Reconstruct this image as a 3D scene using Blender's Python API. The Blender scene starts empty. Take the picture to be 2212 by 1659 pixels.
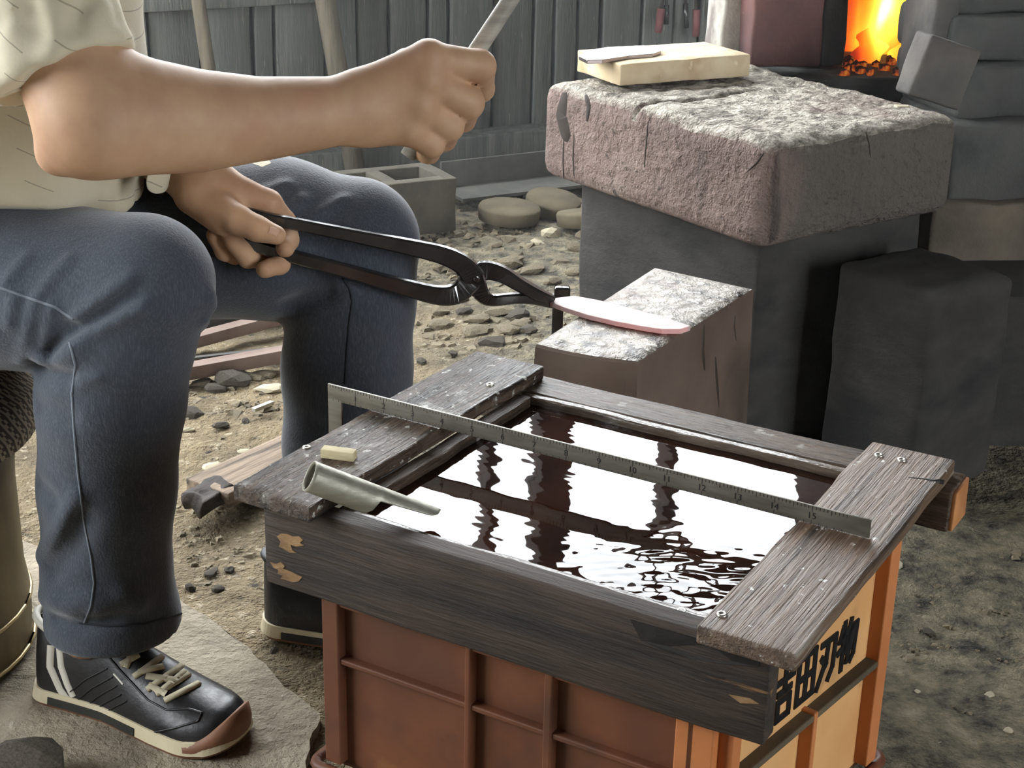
import bpy, bmesh, math, random
import numpy as np
from mathutils import Vector, Matrix, noise
from mathutils.bvhtree import BVHTree

random.seed(7)
SC = bpy.context.scene
COL = SC.collection

# ------------------------------------------------------------------ camera
F_PX, PITCH, ROLL, CAM_H, W_PX, H_PX = 3400.4, 0.37689, 0.02171, 0.9342, 2212.0, 1659.0
_c, _s, _cr, _sr = math.cos(PITCH), math.sin(PITCH), math.cos(ROLL), math.sin(ROLL)
R0, FW, U0 = Vector((1, 0, 0)), Vector((0, _c, -_s)), Vector((0, _s, _c))
CAM = Vector((0, 0, CAM_H))
cam_d = bpy.data.cameras.new('camera')
cam = bpy.data.objects.new('camera', cam_d)
COL.objects.link(cam)
cx, cy, cz = _cr * R0 + _sr * U0, -_sr * R0 + _cr * U0, -FW
cam.matrix_world = Matrix(((cx.x, cy.x, cz.x, CAM.x), (cx.y, cy.y, cz.y, CAM.y), (cx.z, cy.z, cz.z, CAM.z), (0, 0, 0, 1)))
cam_d.sensor_width = 36
cam_d.lens = F_PX / W_PX * 36
cam_d.clip_start = 0.02
SC.camera = cam

# ------------------------------------------------------------------ daylight and exposure
SC.view_settings.view_transform = 'Standard'
SC.view_settings.look = 'None'
SC.view_settings.gamma = 1
SC.view_settings.use_curve_mapping = False
SC.view_settings.exposure = 0.0
WORLD_STRENGTH = 16.0
wd = bpy.data.worlds.new('overcast_sky')
SC.world = wd
wd.use_nodes = True
wd.node_tree.nodes['Background'].inputs[0].default_value = (0.93, 0.97, 1.0, 1)
wd.node_tree.nodes['Background'].inputs[1].default_value = WORLD_STRENGTH

cy_ = SC.cycles
cy_.max_bounces, cy_.diffuse_bounces, cy_.glossy_bounces, cy_.transmission_bounces, cy_.volume_bounces = 3, 2, 2, 1, 0
cy_.caustics_reflective = cy_.caustics_refractive = False
cy_.use_light_tree = False
cy_.sample_clamp_indirect = 6.0
cy_.use_adaptive_sampling = True
cy_.adaptive_threshold = 0.05

# building axes (the back wall runs at 29 degrees to the picture)
WO = Vector((-0.415, 3.72, 0))
W1 = Vector((math.cos(math.radians(29)), math.sin(math.radians(29)), 0))
W2 = Vector((-W1.y, W1.x, 0))
UP = Vector((0, 0, 1))
def wpt(a, b, z):
    return WO + W1 * a + W2 * b + UP * z
ROOM_L, ROOM_R, ROOM_F, ROOM_H = -3.3, 2.6, -5.8, 2.85
# (axis origin, direction along, inward normal, from, to, z0, z1)
WIN_BACK = (-3.0, 1.9, 0.86, 2.62)
WIN_LEFT = (-2.3, -0.3, 0.7, 2.2)
WIN_FRONT = (0.2, 1.3, 0.0, 2.1)
def portal(name, centre, along, inward, w, h):
    l = bpy.data.lights.new(name, 'AREA')
    l.shape = 'RECTANGLE'
    l.size, l.size_y = w, h
    l.cycles.is_portal = True
    o = bpy.data.objects.new(name, l)
    COL.objects.link(o)
    z = -inward
    x = along.normalized()
    y = z.cross(x)
    o.matrix_world = Matrix(((x.x, y.x, z.x, centre.x), (x.y, y.y, z.y, centre.y), (x.z, y.z, z.z, centre.z), (0, 0, 0, 1)))
a, b, z0, z1 = WIN_BACK
portal('back_window_daylight', wpt((a + b) / 2, 0.04, (z0 + z1) / 2), W1, -W2, b - a, z1 - z0)
a, b, z0, z1 = WIN_LEFT
portal('side_window_daylight', wpt(ROOM_L - 0.04, (a + b) / 2, (z0 + z1) / 2), W2, W1, b - a, z1 - z0)
a, b, z0, z1 = WIN_FRONT
portal('doorway_daylight', wpt((a + b) / 2, ROOM_F - 0.04, (z0 + z1) / 2), W1, W2, b - a, z1 - z0)

# ------------------------------------------------------------------ placing helpers
def ray(px, py):
    a, b = px - W_PX / 2, py - H_PX / 2
    u, v = _cr * a + _sr * b, -_sr * a + _cr * b
    return R0 * (u / F_PX) + FW - U0 * (v / F_PX)
def Z(px, py, z):
    d = ray(px, py)
    return CAM + d * ((z - CAM_H) / d.z)
def Y(px, py, y):
    d = ray(px, py)
    return CAM + d * (y / d.y)
TO = Vector((-0.2194, 1.1213, 0))
TA = Vector((math.cos(-0.525), math.sin(-0.525), 0))
TB = Vector((-TA.y, TA.x, 0))
def T(u, v, z):
    return TO + TA * u + TB * v + UP * z

# ------------------------------------------------------------------ materials
def C(r, g, b):
    f = lambda c: (c / 255 / 12.92) if c / 255 <= 0.04045 else ((c / 255 + 0.055) / 1.055) ** 2.4
    return (f(r), f(g), f(b), 1)
class NT:
    def __init__(s, name):
        s.m = bpy.data.materials.new(name)
        s.m.use_nodes = True
        s.t = s.m.node_tree
        s.p = s.t.nodes['Principled BSDF']
        s.co = s.t.nodes.new('ShaderNodeTexCoord')
    def n(s, kind, **kw):
        x = s.t.nodes.new('ShaderNode' + kind)
        for k, v in kw.items():
            if k in ('operation', 'blend_type', 'data_type', 'wave_type', 'feature', 'bands_direction', 'noise_dimensions', 'interpolation_type', 'wave_profile', 'gradient_type', 'vector_type'):
                setattr(x, k, v)
            else:
                x.inputs[int(k[1:]) if k[0] == 'i' and k[1:].isdigit() else k].default_value = v
        return x
    def l(s, a, b):
        s.t.links.new(a, b)
    def coords(s, scale=(1, 1, 1), rot=(0, 0, 0), which='Object'):
        mp = s.t.nodes.new('ShaderNodeMapping')
        mp.inputs['Scale'].default_value = scale
        mp.inputs['Rotation'].default_value = rot
        s.l(s.co.outputs[which], mp.inputs['Vector'])
        return mp.outputs[0]
    def noise(s, scale, detail=5, rough=0.6, vec=None, dist=0.0):
        x = s.t.nodes.new('ShaderNodeTexNoise')
        x.inputs['Scale'].default_value = scale
        x.inputs['Detail'].default_value = min(detail, 4.5)
        x.inputs['Roughness'].default_value = rough
        x.inputs['Distortion'].default_value = dist
        s.l(vec if vec is not None else s.co.outputs['Object'], x.inputs['Vector'])
        return x.outputs['Fac']
    def ramp(s, fac, stops):
        x = s.t.nodes.new('ShaderNodeValToRGB')
        e = x.color_ramp.elements
        while len(e) < len(stops):
            e.new(0.5)
        for k, (p, c) in enumerate(stops):
            e[k].position = p
            e[k].color = c if len(c) == 4 else (*c, 1)
        s.l(fac, x.inputs[0])
        return x.outputs[0]
    def step(s, fac, lo, hi):
        x = s.t.nodes.new('ShaderNodeMapRange')
        x.inputs[1].default_value, x.inputs[2].default_value = lo, hi
        s.l(fac, x.inputs[0])
        return x.outputs[0]
    def mix(s, fac, a, b):
        x = s.t.nodes.new('ShaderNodeMix')
        x.data_type = 'RGBA'
        if isinstance(fac, (int, float)):
            x.inputs[0].default_value = fac
        else:
            s.l(fac, x.inputs[0])
        for k, v in ((6, a), (7, b)):
            if isinstance(v, tuple):
                x.inputs[k].default_value = v
            else:
                s.l(v, x.inputs[k])
        return x.outputs[2]
    def math(s, op, a, b=None):
        x = s.t.nodes.new('ShaderNodeMath')
        x.operation = op
        for k, v in ((0, a), (1, b)):
            if v is None:
                continue
            if isinstance(v, (int, float)):
                x.inputs[k].default_value = v
            else:
                s.l(v, x.inputs[k])
        return x.outputs[0]
    def bump(s, h, strength=0.3, dist=0.01):
        x = s.t.nodes.new('ShaderNodeBump')
        x.inputs['Strength'].default_value = strength
        x.inputs['Distance'].default_value = dist
        s.l(h, x.inputs['Height'])
        s.l(x.outputs[0], s.p.inputs['Normal'])
    def set(s, **kw):
        for k, v in kw.items():
            k = k.replace('_', ' ')
            if hasattr(v, 'links') or hasattr(v, 'is_linked'):
                s.l(v, s.p.inputs[k])
            else:
                s.p.inputs[k].default_value = v
        return s.m
MATS = {}
def mat(name, c1, c2, scale=12, stretch=(1, 1, 1), rough=0.7, rough2=None, bump=0.3, bscale=None, bdist=0.004, metal=0.0, spots=(), spec=0.5, lo=0.35, hi=0.65, rot=(0, 0, 0), detail=6):
    """two-tone noise colour, fine relief and spots: (colour, scale, from, to[, stretch])"""
    n = NT(name)
    v = n.coords(stretch, rot)
    base = n.ramp(n.noise(scale, detail, 0.62, v), [(lo, c1), (hi, c2)])
    for sp in spots:
        sv = n.coords(sp[4], rot) if len(sp) > 4 else v
        base = n.mix(n.step(n.noise(sp[1], 4, 0.55, sv), sp[2], sp[3]), base, sp[0])
    n.set(Base_Color=base, Metallic=metal)
    n.p.inputs['Specular IOR Level'].default_value = spec
    if rough2 is None:
        n.p.inputs['Roughness'].default_value = rough
    else:
        r = n.t.nodes.new('ShaderNodeMapRange')
        r.inputs[1].default_value, r.inputs[2].default_value = 0.35, 0.65
        r.inputs[3].default_value, r.inputs[4].default_value = rough, rough2
        n.l(n.noise(scale * 2.3, 4, 0.6, v), r.inputs[0])
        n.l(r.outputs[0], n.p.inputs['Roughness'])
    if bump:
        n.bump(n.noise(bscale or scale * 3, 6, 0.65, v), bump, bdist)
    MATS[name] = n.m
    return n.m

# ------------------------------------------------------------------ object helpers
def put(o, parent=None):
    COL.objects.link(o)
    if parent is not None:
        o.parent = parent
        o.matrix_parent_inverse = parent.matrix_basis.inverted()
    return o
def tag(o, label=None, cat=None, group=None, kind=None):
    if label: o['label'] = label
    if cat: o['category'] = cat
    if group: o['group'] = group
    if kind: o['kind'] = kind
    return o
def thing(name, label, cat, loc=(0, 0, 0), group=None):
    o = bpy.data.objects.new(name, None)
    o.empty_display_size = 0.05
    o.matrix_basis = Matrix.Translation(Vector(loc))
    COL.objects.link(o)
    return tag(o, label, cat, group)
def mobj(name, verts, faces, m, parent=None, smooth=False, basis=None):
    me = bpy.data.meshes.new(name)
    me.from_pydata([tuple(v) for v in verts] if not isinstance(verts, np.ndarray) else verts.tolist(), [], faces if not isinstance(faces, np.ndarray) else faces.tolist())
    me.update()
    return fin(name, me, m, parent, smooth, basis)
def fin(name, me, m, parent=None, smooth=False, basis=None):
    if m is not None:
        me.materials.append(m)
    if smooth:
        me.polygons.foreach_set('use_smooth', [True] * len(me.polygons))
    o = bpy.data.objects.new(name, me)
    if basis is not None:
        o.matrix_basis = basis
    return put(o, parent)
def frame(c, x, z=None, y=None):
    """matrix with origin c, local x along x, local z near z"""
    x = Vector(x).normalized()
    z = Vector(z if z is not None else (0, 0, 1))
    y = z.cross(x).normalized()
    z = x.cross(y)
    c = Vector(c)
    return Matrix(((x.x, y.x, z.x, c.x), (x.y, y.y, z.y, c.y), (x.z, y.z, z.z, c.z), (0, 0, 0, 1)))
def lines(h, r, n):
    """grid lines along one axis: dense in the rounded edge"""
    if r <= 0:
        return [-h + 2 * h * k / n for k in range(n + 1)]
    inner = [-h + r + (2 * h - 2 * r) * k / n for k in range(n + 1)]
    return [-h, -h + r * 0.35] + inner + [h - r * 0.35, h]
def rbox_mesh(name, half, r=0.004, n=(2, 2, 2), jit=0.0, js=20.0, seed=0, fn=None):
    hx, hy, hz = half
    r = min(r, hx * 0.9, hy * 0.9, hz * 0.9)
    L = [lines(h, r, k) for h, k in zip(half, n)]
    verts, faces, idx = [], [], {}
    def vid(i, j, k):
        key = (i, j, k)
        if key not in idx:
            p = Vector((L[0][i], L[1][j], L[2][k]))
            q = Vector((max(-hx + r, min(hx - r, p.x)), max(-hy + r, min(hy - r, p.y)), max(-hz + r, min(hz - r, p.z))))
            d = p - q
            if d.length > 1e-9:
                p = q + d.normalized() * r
            if jit:
                p = p + noise.noise_vector(p * js + Vector((seed * 7.3, seed * 3.1, seed))) * jit
            if fn:
                p = fn(p)
            idx[key] = len(verts)
            verts.append(p)
        return idx[key]
    a, b, c = len(L[0]) - 1, len(L[1]) - 1, len(L[2]) - 1
    for i in range(a):
        for j in range(b):
            faces.append((vid(i, j, 0), vid(i, j + 1, 0), vid(i + 1, j + 1, 0), vid(i + 1, j, 0)))
            faces.append((vid(i, j, c), vid(i + 1, j, c), vid(i + 1, j + 1, c), vid(i, j + 1, c)))
    for i in range(a):
        for k in range(c):
            faces.append((vid(i, 0, k), vid(i + 1, 0, k), vid(i + 1, 0, k + 1), vid(i, 0, k + 1)))
            faces.append((vid(i, b, k), vid(i, b, k + 1), vid(i + 1, b, k + 1), vid(i + 1, b, k)))
    for j in range(b):
        for k in range(c):
            faces.append((vid(0, j, k), vid(0, j, k + 1), vid(0, j + 1, k + 1), vid(0, j + 1, k)))
            faces.append((vid(a, j, k), vid(a, j + 1, k), vid(a, j + 1, k + 1), vid(a, j, k + 1)))
    me = bpy.data.meshes.new(name)
    me.from_pydata([tuple(v) for v in verts], [], faces)
    me.update()
    return me
def rbox(name, c, half, m, parent=None, x=(1, 0, 0), z=(0, 0, 1), r=0.004, n=(2, 2, 2), jit=0.0, js=20.0, seed=0, smooth=True, fn=None):
    return fin(name, rbox_mesh(name, half, r, n, jit, js, seed, fn), m, parent, smooth, frame(c, x, z))
def sweep(name, pts, prof, m, parent=None, side=Vector((0, -0.9, 0.4)), smooth=True, closed=False, ends=True):
    """prof: list per point of [(a, b)...] offsets along the width axis and along side"""
    pts = [Vector(p) for p in pts]
    V, Fc = [], []
    N = len(prof[0])
    for i, p in enumerate(pts):
        t = (pts[min(i + 1, len(pts) - 1)] - pts[max(i - 1, 0)]).normalized()
        w = t.cross(side).normalized()
        s2 = w.cross(t).normalized()
        V += [p + w * a + s2 * b for a, b in prof[i]]
    for i in range(len(pts) - 1):
        for k in range(N):
            Fc.append((i * N + k, i * N + (k + 1) % N, (i + 1) * N + (k + 1) % N, (i + 1) * N + k))
    if ends:
        Fc.append(tuple(range(N - 1, -1, -1)))
        Fc.append(tuple((len(pts) - 1) * N + k for k in range(N)))
    return mobj(name, V, Fc, m, parent, smooth)
def circ(r, n=10, r2=None):
    return [(r * math.cos(2 * math.pi * k / n), (r2 or r) * math.sin(2 * math.pi * k / n)) for k in range(n)]
def rrect(a, b, c=0.3):
    k = min(a, b) * c
    return [(a, b - k), (a - k, b), (-a + k, b), (-a, b - k), (-a, -b + k), (-a + k, -b), (a - k, -b), (a, -b + k)]
def tube(name, pts, r, m, parent=None, n=8, side=Vector((0.1, -0.9, 0.4))):
    rr = r if isinstance(r, (list, tuple)) else [r] * len(pts)
    return sweep(name, pts, [circ(x, n) for x in rr], m, parent, side)
def smooth_path(pts, n=6):
    pts = [Vector(p) for p in pts]
    out = []
    for i in range(len(pts) - 1):
        p0, p1, p2, p3 = pts[max(i - 1, 0)], pts[i], pts[i + 1], pts[min(i + 2, len(pts) - 1)]
        for k in range(n):
            t = k / n
            out.append(0.5 * ((2 * p1) + (p2 - p0) * t + (2 * p0 - 5 * p1 + 4 * p2 - p3) * t * t + (3 * p1 - p0 - 3 * p2 + p3) * t ** 3))
    out.append(pts[-1])
    return out
def lathe(name, prof, m, parent=None, loc=(0, 0, 0), n=40, basis=None):
    V, Fc = [], []
    for r, z in prof:
        V += [(r * math.cos(2 * math.pi * k / n), r * math.sin(2 * math.pi * k / n), z) for k in range(n)]
    for i in range(len(prof) - 1):
        for k in range(n):
            Fc.append((i * n + k, i * n + (k + 1) % n, (i + 1) * n + (k + 1) % n, (i + 1) * n + k))
    return mobj(name, V, Fc, m, parent, True, basis or Matrix.Translation(Vector(loc)))
def prism(name, poly, z0, z1, m, parent=None, smooth=False):
    n = len(poly)
    V = [(p[0], p[1], z0) for p in poly] + [(p[0], p[1], z1) for p in poly]
    Fc = [tuple(range(n - 1, -1, -1)), tuple(range(n, 2 * n))] + [(k, (k + 1) % n, n + (k + 1) % n, n + k) for k in range(n)]
    return mobj(name, V, Fc, m, parent, smooth)
def bevel(o, w=0.002, seg=2):
    b = o.modifiers.new('edge', 'BEVEL')
    b.width, b.segments, b.limit_method = w, seg, 'ANGLE'
    return o
def bvh_of(o):
    me = o.data
    mw = o.matrix_basis
    return BVHTree.FromPolygons([mw @ v.co for v in me.vertices], [tuple(p.vertices) for p in me.polygons])
def hit(bvh, px, py):
    h = bvh.ray_cast(CAM, ray(px, py).normalized())
    return (h[0], h[1]) if h[0] is not None else (None, None)
def lay_strip(name, bvh, pxs, width, m, parent, lift=0.0008, thick=0.0008, wfn=None):
    """a thin strip lying on a surface along points seen at the given picture positions"""
    P = []
    for a, b in pxs:
        h, nn = hit(bvh, a, b)
        if h is not None:
            P.append((h, nn))
    if len(P) < 2:
        return None
    V, Fc = [], []
    for i, (p, nn) in enumerate(P):
        t = (P[min(i + 1, len(P) - 1)][0] - P[max(i - 1, 0)][0]).normalized()
        w = t.cross(nn).normalized()
        k = width * (wfn(i / (len(P) - 1)) if wfn else 1)
        V += [p + w * k / 2 - nn * thick, p + w * k / 2 * 0.8 + nn * lift, p - w * k / 2 * 0.8 + nn * lift, p - w * k / 2 - nn * thick]
    for i in range(len(P) - 1):
        for k in range(3):
            Fc.append((i * 4 + k, (i + 1) * 4 + k, (i + 1) * 4 + k + 1, i * 4 + k + 1))
    return mobj(name, V, Fc, m, parent, True)
def seg_px(pts, n=10):
    out = []
    for i in range(len(pts) - 1):
        for k in range(n):
            t = k / n
            out.append((pts[i][0] * (1 - t) + pts[i + 1][0] * t, pts[i][1] * (1 - t) + pts[i + 1][1] * t))
    out.append(pts[-1])
    return out

# ------------------------------------------------------------------ smooth bodies from distance fields
def f_seg(P, a, b, ra, rb):
    a, b = np.array(a, np.float32), np.array(b, np.float32)
    ba = b - a
    X, Yy, Zz = P
    px, py, pz = X - a[0], Yy - a[1], Zz - a[2]
    t = np.clip((px * ba[0] + py * ba[1] + pz * ba[2]) / max(float(ba @ ba), 1e-9), 0, 1)
    return np.sqrt((px - t * ba[0]) ** 2 + (py - t * ba[1]) ** 2 + (pz - t * ba[2]) ** 2) - (ra + (rb - ra) * t)
def f_chain(P, pts, rr, k=0.0):
    d = None
    for i in range(len(pts) - 1):
        e = f_seg(P, pts[i], pts[i + 1], rr[i], rr[i + 1])
        d = e if d is None else (smin(d, e, k) if k else np.minimum(d, e))
    return d
def smin(a, b, k):
    h = np.clip(0.5 + 0.5 * (b - a) / k, 0, 1)
    return b * (1 - h) + a * h - k * h * (1 - h)
def smax(a, b, k):
    return -smin(-a, -b, k)
def f_ridge(P, pts, w, amp):
    """a fold along a polyline: negative amp presses in, positive raises"""
    d = None
    for i in range(len(pts) - 1):
        e = f_seg(P, pts[i], pts[i + 1], 0, 0)
        d = e if d is None else np.minimum(d, e)
    return -amp * np.exp(-(d / w) ** 2)
def surfnet(fn, lo, hi, h):
    n = [int(math.ceil((b - a) / h)) + 1 for a, b in zip(lo, hi)]
    ax = [np.float32(a) + np.arange(k, dtype=np.float32) * np.float32(h) for a, k in zip(lo, n)]
    G = fn((ax[0][:, None, None], ax[1][None, :, None], ax[2][None, None, :]))
    G = np.broadcast_to(G, n).astype(np.float32)
    S = G < 0
    cor = [(i, j, k) for i in (0, 1) for j in (0, 1) for k in (0, 1)]
    sl = lambda A, c: A[c[0]:A.shape[0] - 1 + c[0], c[1]:A.shape[1] - 1 + c[1], c[2]:A.shape[2] - 1 + c[2]]
    cnt = sum(sl(S, c).astype(np.int8) for c in cor)
    act = (cnt > 0) & (cnt < 8)
    I = np.argwhere(act)
    vid = -np.ones(act.shape, np.int64)
    vid[act] = np.arange(len(I))
    acc = np.zeros((len(I), 3))
    num = np.zeros(len(I))
    for a in range(8):
        for b in range(a + 1, 8):
            ca, cb = np.array(cor[a]), np.array(cor[b])
            if np.abs(ca - cb).sum() != 1:
                continue
            va = G[I[:, 0] + ca[0], I[:, 1] + ca[1], I[:, 2] + ca[2]]
            vb = G[I[:, 0] + cb[0], I[:, 1] + cb[1], I[:, 2] + cb[2]]
            m = (va < 0) != (vb < 0)
            t = np.where(m, va / np.where(m, va - vb, 1), 0)
            acc[m] += (ca + t[:, None] * (cb - ca))[m]
            num += m
    V = (I + acc / num[:, None]) * h + np.array(lo)
    quads = []
    for ax_ in range(3):
        d = np.zeros(3, int)
        d[ax_] = 1
        A = S[:S.shape[0] - d[0], :S.shape[1] - d[1], :S.shape[2] - d[2]]
        B = S[d[0]:, d[1]:, d[2]:]
        E = np.argwhere(A != B)
        o1, o2 = [(1, 2), (2, 0), (0, 1)][ax_]
        ok = (E[:, o1] > 0) & (E[:, o2] > 0) & (E[:, o1] < S.shape[o1] - 1) & (E[:, o2] < S.shape[o2] - 1)
        E = E[ok]
        ins = S[E[:, 0], E[:, 1], E[:, 2]]
        u, v = np.zeros(3, int), np.zeros(3, int)
        u[o1], v[o2] = 1, 1
        g = lambda Q: vid[Q[:, 0], Q[:, 1], Q[:, 2]]
        q = np.stack([g(E - u - v), g(E - v), g(E), g(E - u)], 1)
        q[~ins] = q[~ins][:, ::-1]
        quads.append(q)
    return V, np.concatenate(quads)
def relax(V, Q, n=2, lam=0.5):
    """a little smoothing of a surface net"""
    E = np.concatenate([Q[:, [0, 1]], Q[:, [1, 2]], Q[:, [2, 3]], Q[:, [3, 0]]])
    for _ in range(n):
        s = np.zeros_like(V)
        c = np.zeros(len(V))
        np.add.at(s, E[:, 0], V[E[:, 1]])
        np.add.at(c, E[:, 0], 1)
        np.add.at(s, E[:, 1], V[E[:, 0]])
        np.add.at(c, E[:, 1], 1)
        V = V + lam * (s / np.maximum(c, 1)[:, None] - V)
    return V

# ------------------------------------------------------------------ the materials of the place
M_DARKWOOD = mat('smoke_dark_wood', C(38, 32, 28), C(66, 56, 48), 9, (1.2, 14, 14), 0.75, bump=0.5, bdist=0.003)
M_WALLWOOD = mat('grey_weathered_boards', C(100, 103, 100), C(136, 136, 129), 6, (9, 9, 0.7), 0.9, bump=0.5, bdist=0.004, spots=[(C(92, 95, 92), 3, 0.52, 0.72), (C(188, 182, 166), 26, 0.66, 0.74)])
M_WALLBACK = mat('gap_behind_boards', C(44, 46, 46), C(58, 60, 58), 6, rough=0.95, bump=0)
M_DIRT = None
M_CONCRETE = mat('worn_concrete', C(138, 128, 110), C(172, 161, 140), 9, rough=0.9, bump=0.9, bscale=60, bdist=0.008, spots=[(C(92, 86, 76), 5, 0.56, 0.72), (C(186, 178, 160), 60, 0.66, 0.74)])
M_BLOCK = mat('sooty_block', C(74, 76, 75), C(98, 97, 92), 8, rough=0.9, bump=0.6, bscale=60, bdist=0.004, spots=[(C(52, 54, 54), 4, 0.52, 0.7)])
M_PALEDUST = mat('dusty_block', C(120, 118, 108), C(160, 156, 144), 10, rough=0.95, bump=0.6, bscale=60, bdist=0.004)
M_STONE_SIDE = None
M_BRICK = mat('cream_firebrick', C(196, 174, 138), C(220, 204, 172), 9, rough=0.85, bump=0.3, bscale=80, bdist=0.002, spots=[(C(168, 134, 96), 7, 0.57, 0.72), (C(238, 228, 200), 30, 0.62, 0.7)])
M_REDBRICK = mat('purple_red_firebrick', C(84, 57, 54), C(112, 76, 71), 7, rough=0.9, bump=0.4, bscale=60, bdist=0.003, spots=[(C(150, 112, 104), 40, 0.68, 0.74), (C(70, 54, 54), 4, 0.55, 0.7)])
M_GREYBRICK = mat('grey_firebrick', C(84, 80, 77), C(106, 101, 95), 8, rough=0.9, bump=0.5, bscale=60, bdist=0.003, spots=[(C(68, 68, 68), 5, 0.55, 0.7)])
M_STEEL = mat('rusty_steel', C(70, 66, 62), C(104, 98, 90), 12, rough=0.45, rough2=0.7, bump=0.25, metal=0.5, spots=[(C(112, 78, 62), 6, 0.56, 0.72)])
M_IRON = mat('black_forged_iron', C(30, 29, 29), C(48, 46, 45), 25, rough=0.12, rough2=0.26, bump=0.15, bscale=60, bdist=0.001, metal=0.0, spec=1.0)
M_BLACK = mat('black_rubber', C(20, 21, 23), C(32, 33, 35), 10, rough=0.55, bump=0.2)
M_SKIN = None
def ground_material():
    n = NT('packed_earth')
    v = n.coords()
    base = n.ramp(n.noise(7, 8, 0.65, v), [(0.3, C(104, 92, 72)), (0.55, C(138, 122, 94)), (0.75, C(160, 146, 118))])
    base = n.mix(n.step(n.noise(55, 4, 0.6, v), 0.58, 0.7), base, C(182, 170, 144))
    base = n.mix(n.step(n.noise(38, 4, 0.6, v), 0.6, 0.72), base, C(66, 60, 50))
    # soot and charcoal lie to the right of the trough, in front of the forge
    sep = n.t.nodes.new('ShaderNodeSeparateXYZ')
    n.l(n.co.outputs['Object'], sep.inputs[0])
    side = n.math('ADD', sep.outputs[0], n.math('MULTIPLY', sep.outputs[1], 0.18))
    wob = n.math('MULTIPLY', n.math('SUBTRACT', n.noise(3.2, 5, 0.6, v), 0.5), 1.1)
    soot = n.step(n.math('ADD', side, wob), 0.12, 0.42)
    dark = n.ramp(n.noise(26, 8, 0.7, v), [(0.32, C(40, 39, 37)), (0.44, C(100, 94, 80)), (0.60, C(140, 131, 108)), (0.76, C(168, 158, 134))])
    base = n.mix(soot, base, dark)
    n.set(Base_Color=base, Roughness=0.92)
    n.bump(n.math('ADD', n.noise(30, 8, 0.7, v), n.math('MULTIPLY', n.noise(110, 4, 0.7, v), 0.4)), 1.0, 0.022)
    return n.m
M_DIRT = ground_material()

# ------------------------------------------------------------------ the ground
def ground():
    xs = np.concatenate([np.linspace(-6, -1.3, 14), np.linspace(-1.25, 1.6, 150), np.linspace(1.7, 6, 13)])
    ys = np.concatenate([np.linspace(-5, 0.7, 14), np.linspace(0.75, 4.6, 200), np.linspace(4.7, 7, 8)])
    V = []
    for y in ys:
        for x in xs:
            p = Vector((x, y, 0))
            z = -0.012 + 0.010 * noise.noise(p * 4) + 0.006 * noise.noise(p * 13) + 0.004 * noise.noise(p * 31)
            V.append((x, y, z))
    nx = len(xs)
    Fc = [(j * nx + i, j * nx + i + 1, (j + 1) * nx + i + 1, (j + 1) * nx + i) for j in range(len(ys) - 1) for i in range(nx - 1)]
    o = mobj('floor', V, Fc, M_DIRT, None, True)
    tag(o, 'packed earth floor strewn with soot and dust', None, None, 'structure')
    return o
FLOOR = ground()
# the worn concrete slab under the stool and the near shoe
pad = [(-3.6, -1.5), (-1.9, 2.6), (-0.95, 2.0), (-0.60, 1.77), (-0.387, 1.640), (-0.30, 1.55), (-0.250, 1.475), (-0.193, 1.408), (-0.197, 1.31), (-0.20, 1.0), (-0.1, 0.4), (0.2, -1.5)]
def slab():
    bm = bmesh.new()
    vs = [bm.verts.new((x, y, 0.0)) for x, y in pad]
    f = bm.faces.new(vs)
    if f.normal.z < 0:
        f.normal_flip()
    bmesh.ops.subdivide_edges(bm, edges=bm.edges[:], cuts=7)
    bmesh.ops.triangulate(bm, faces=bm.faces[:])
    for v in bm.verts:
        if 0.5 < v.co.y < 2.4 and v.co.x > -1.5:
            v.co += noise.noise_vector(v.co * 45) * 0.006 * Vector((1, 1, 0))
    g = bmesh.ops.extrude_face_region(bm, geom=bm.faces[:])
    for v in [x for x in g['geom'] if isinstance(x, bmesh.types.BMVert)]:
        v.co.z = -0.05
    bmesh.ops.recalc_face_normals(bm, faces=bm.faces[:])
    me = bpy.data.meshes.new('floor_slab')
    bm.to_mesh(me)
    o = fin('floor_slab', me, M_CONCRETE)
    tag(o, 'worn concrete slab with a broken edge under the shoe', None, None, 'structure')
slab()

# ------------------------------------------------------------------ the walls of the shed
def wall_box(name, c, x, half, m=M_DARKWOOD, parent=None):
    o = rbox(name, c, half, m, parent, x, r=0, n=(1, 1, 1), smooth=False)
    return o
def panel(a0, a1, b, z0, z1, axis, t=0.03):
    if axis == 1:
        return wpt((a0 + a1) / 2, b, (z0 + z1) / 2), W1, ((a1 - a0) / 2, t, (z1 - z0) / 2)
    return wpt(b, (a0 + a1) / 2, (z0 + z1) / 2), W2, ((a1 - a0) / 2, t, (z1 - z0) / 2)
def wall_with_opening(name, a0, a1, b, op, axis, label):
    oa, ob, z0, z1 = op
    root = bpy.data.objects.new(name, None)
    COL.objects.link(root)
    tag(root, label, None, None, 'structure')
    for nm, q in (('wall_panel', (a0, oa, b, 0, ROOM_H)), ('wall_panel', (ob, a1, b, 0, ROOM_H)), ('lintel', (oa, ob, b, z1, ROOM_H))) + ((('wall_panel', (oa, ob, b, 0, z0)),) if z0 > 0.01 else ()):
        c, x, h = panel(*q, axis)
        wall_box(nm, c, x, h, M_WALLBACK if name == 'wall_back' else M_DARKWOOD, root)
    return root
WB = wall_with_opening('wall_back', ROOM_L, ROOM_R, 0.06, WIN_BACK, 1, 'grey boarded back wall of the smithy')
WL = wall_with_opening('wall_left', ROOM_F, 0, ROOM_L, WIN_LEFT, 2, 'dark wooden side wall with a wide window')
WF = wall_with_opening('wall_front', ROOM_L, ROOM_R, ROOM_F, WIN_FRONT, 1, 'dark wooden front wall with an open doorway')
c, x, h = panel(ROOM_F, 0, ROOM_R, 0, ROOM_H, 2)
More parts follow.
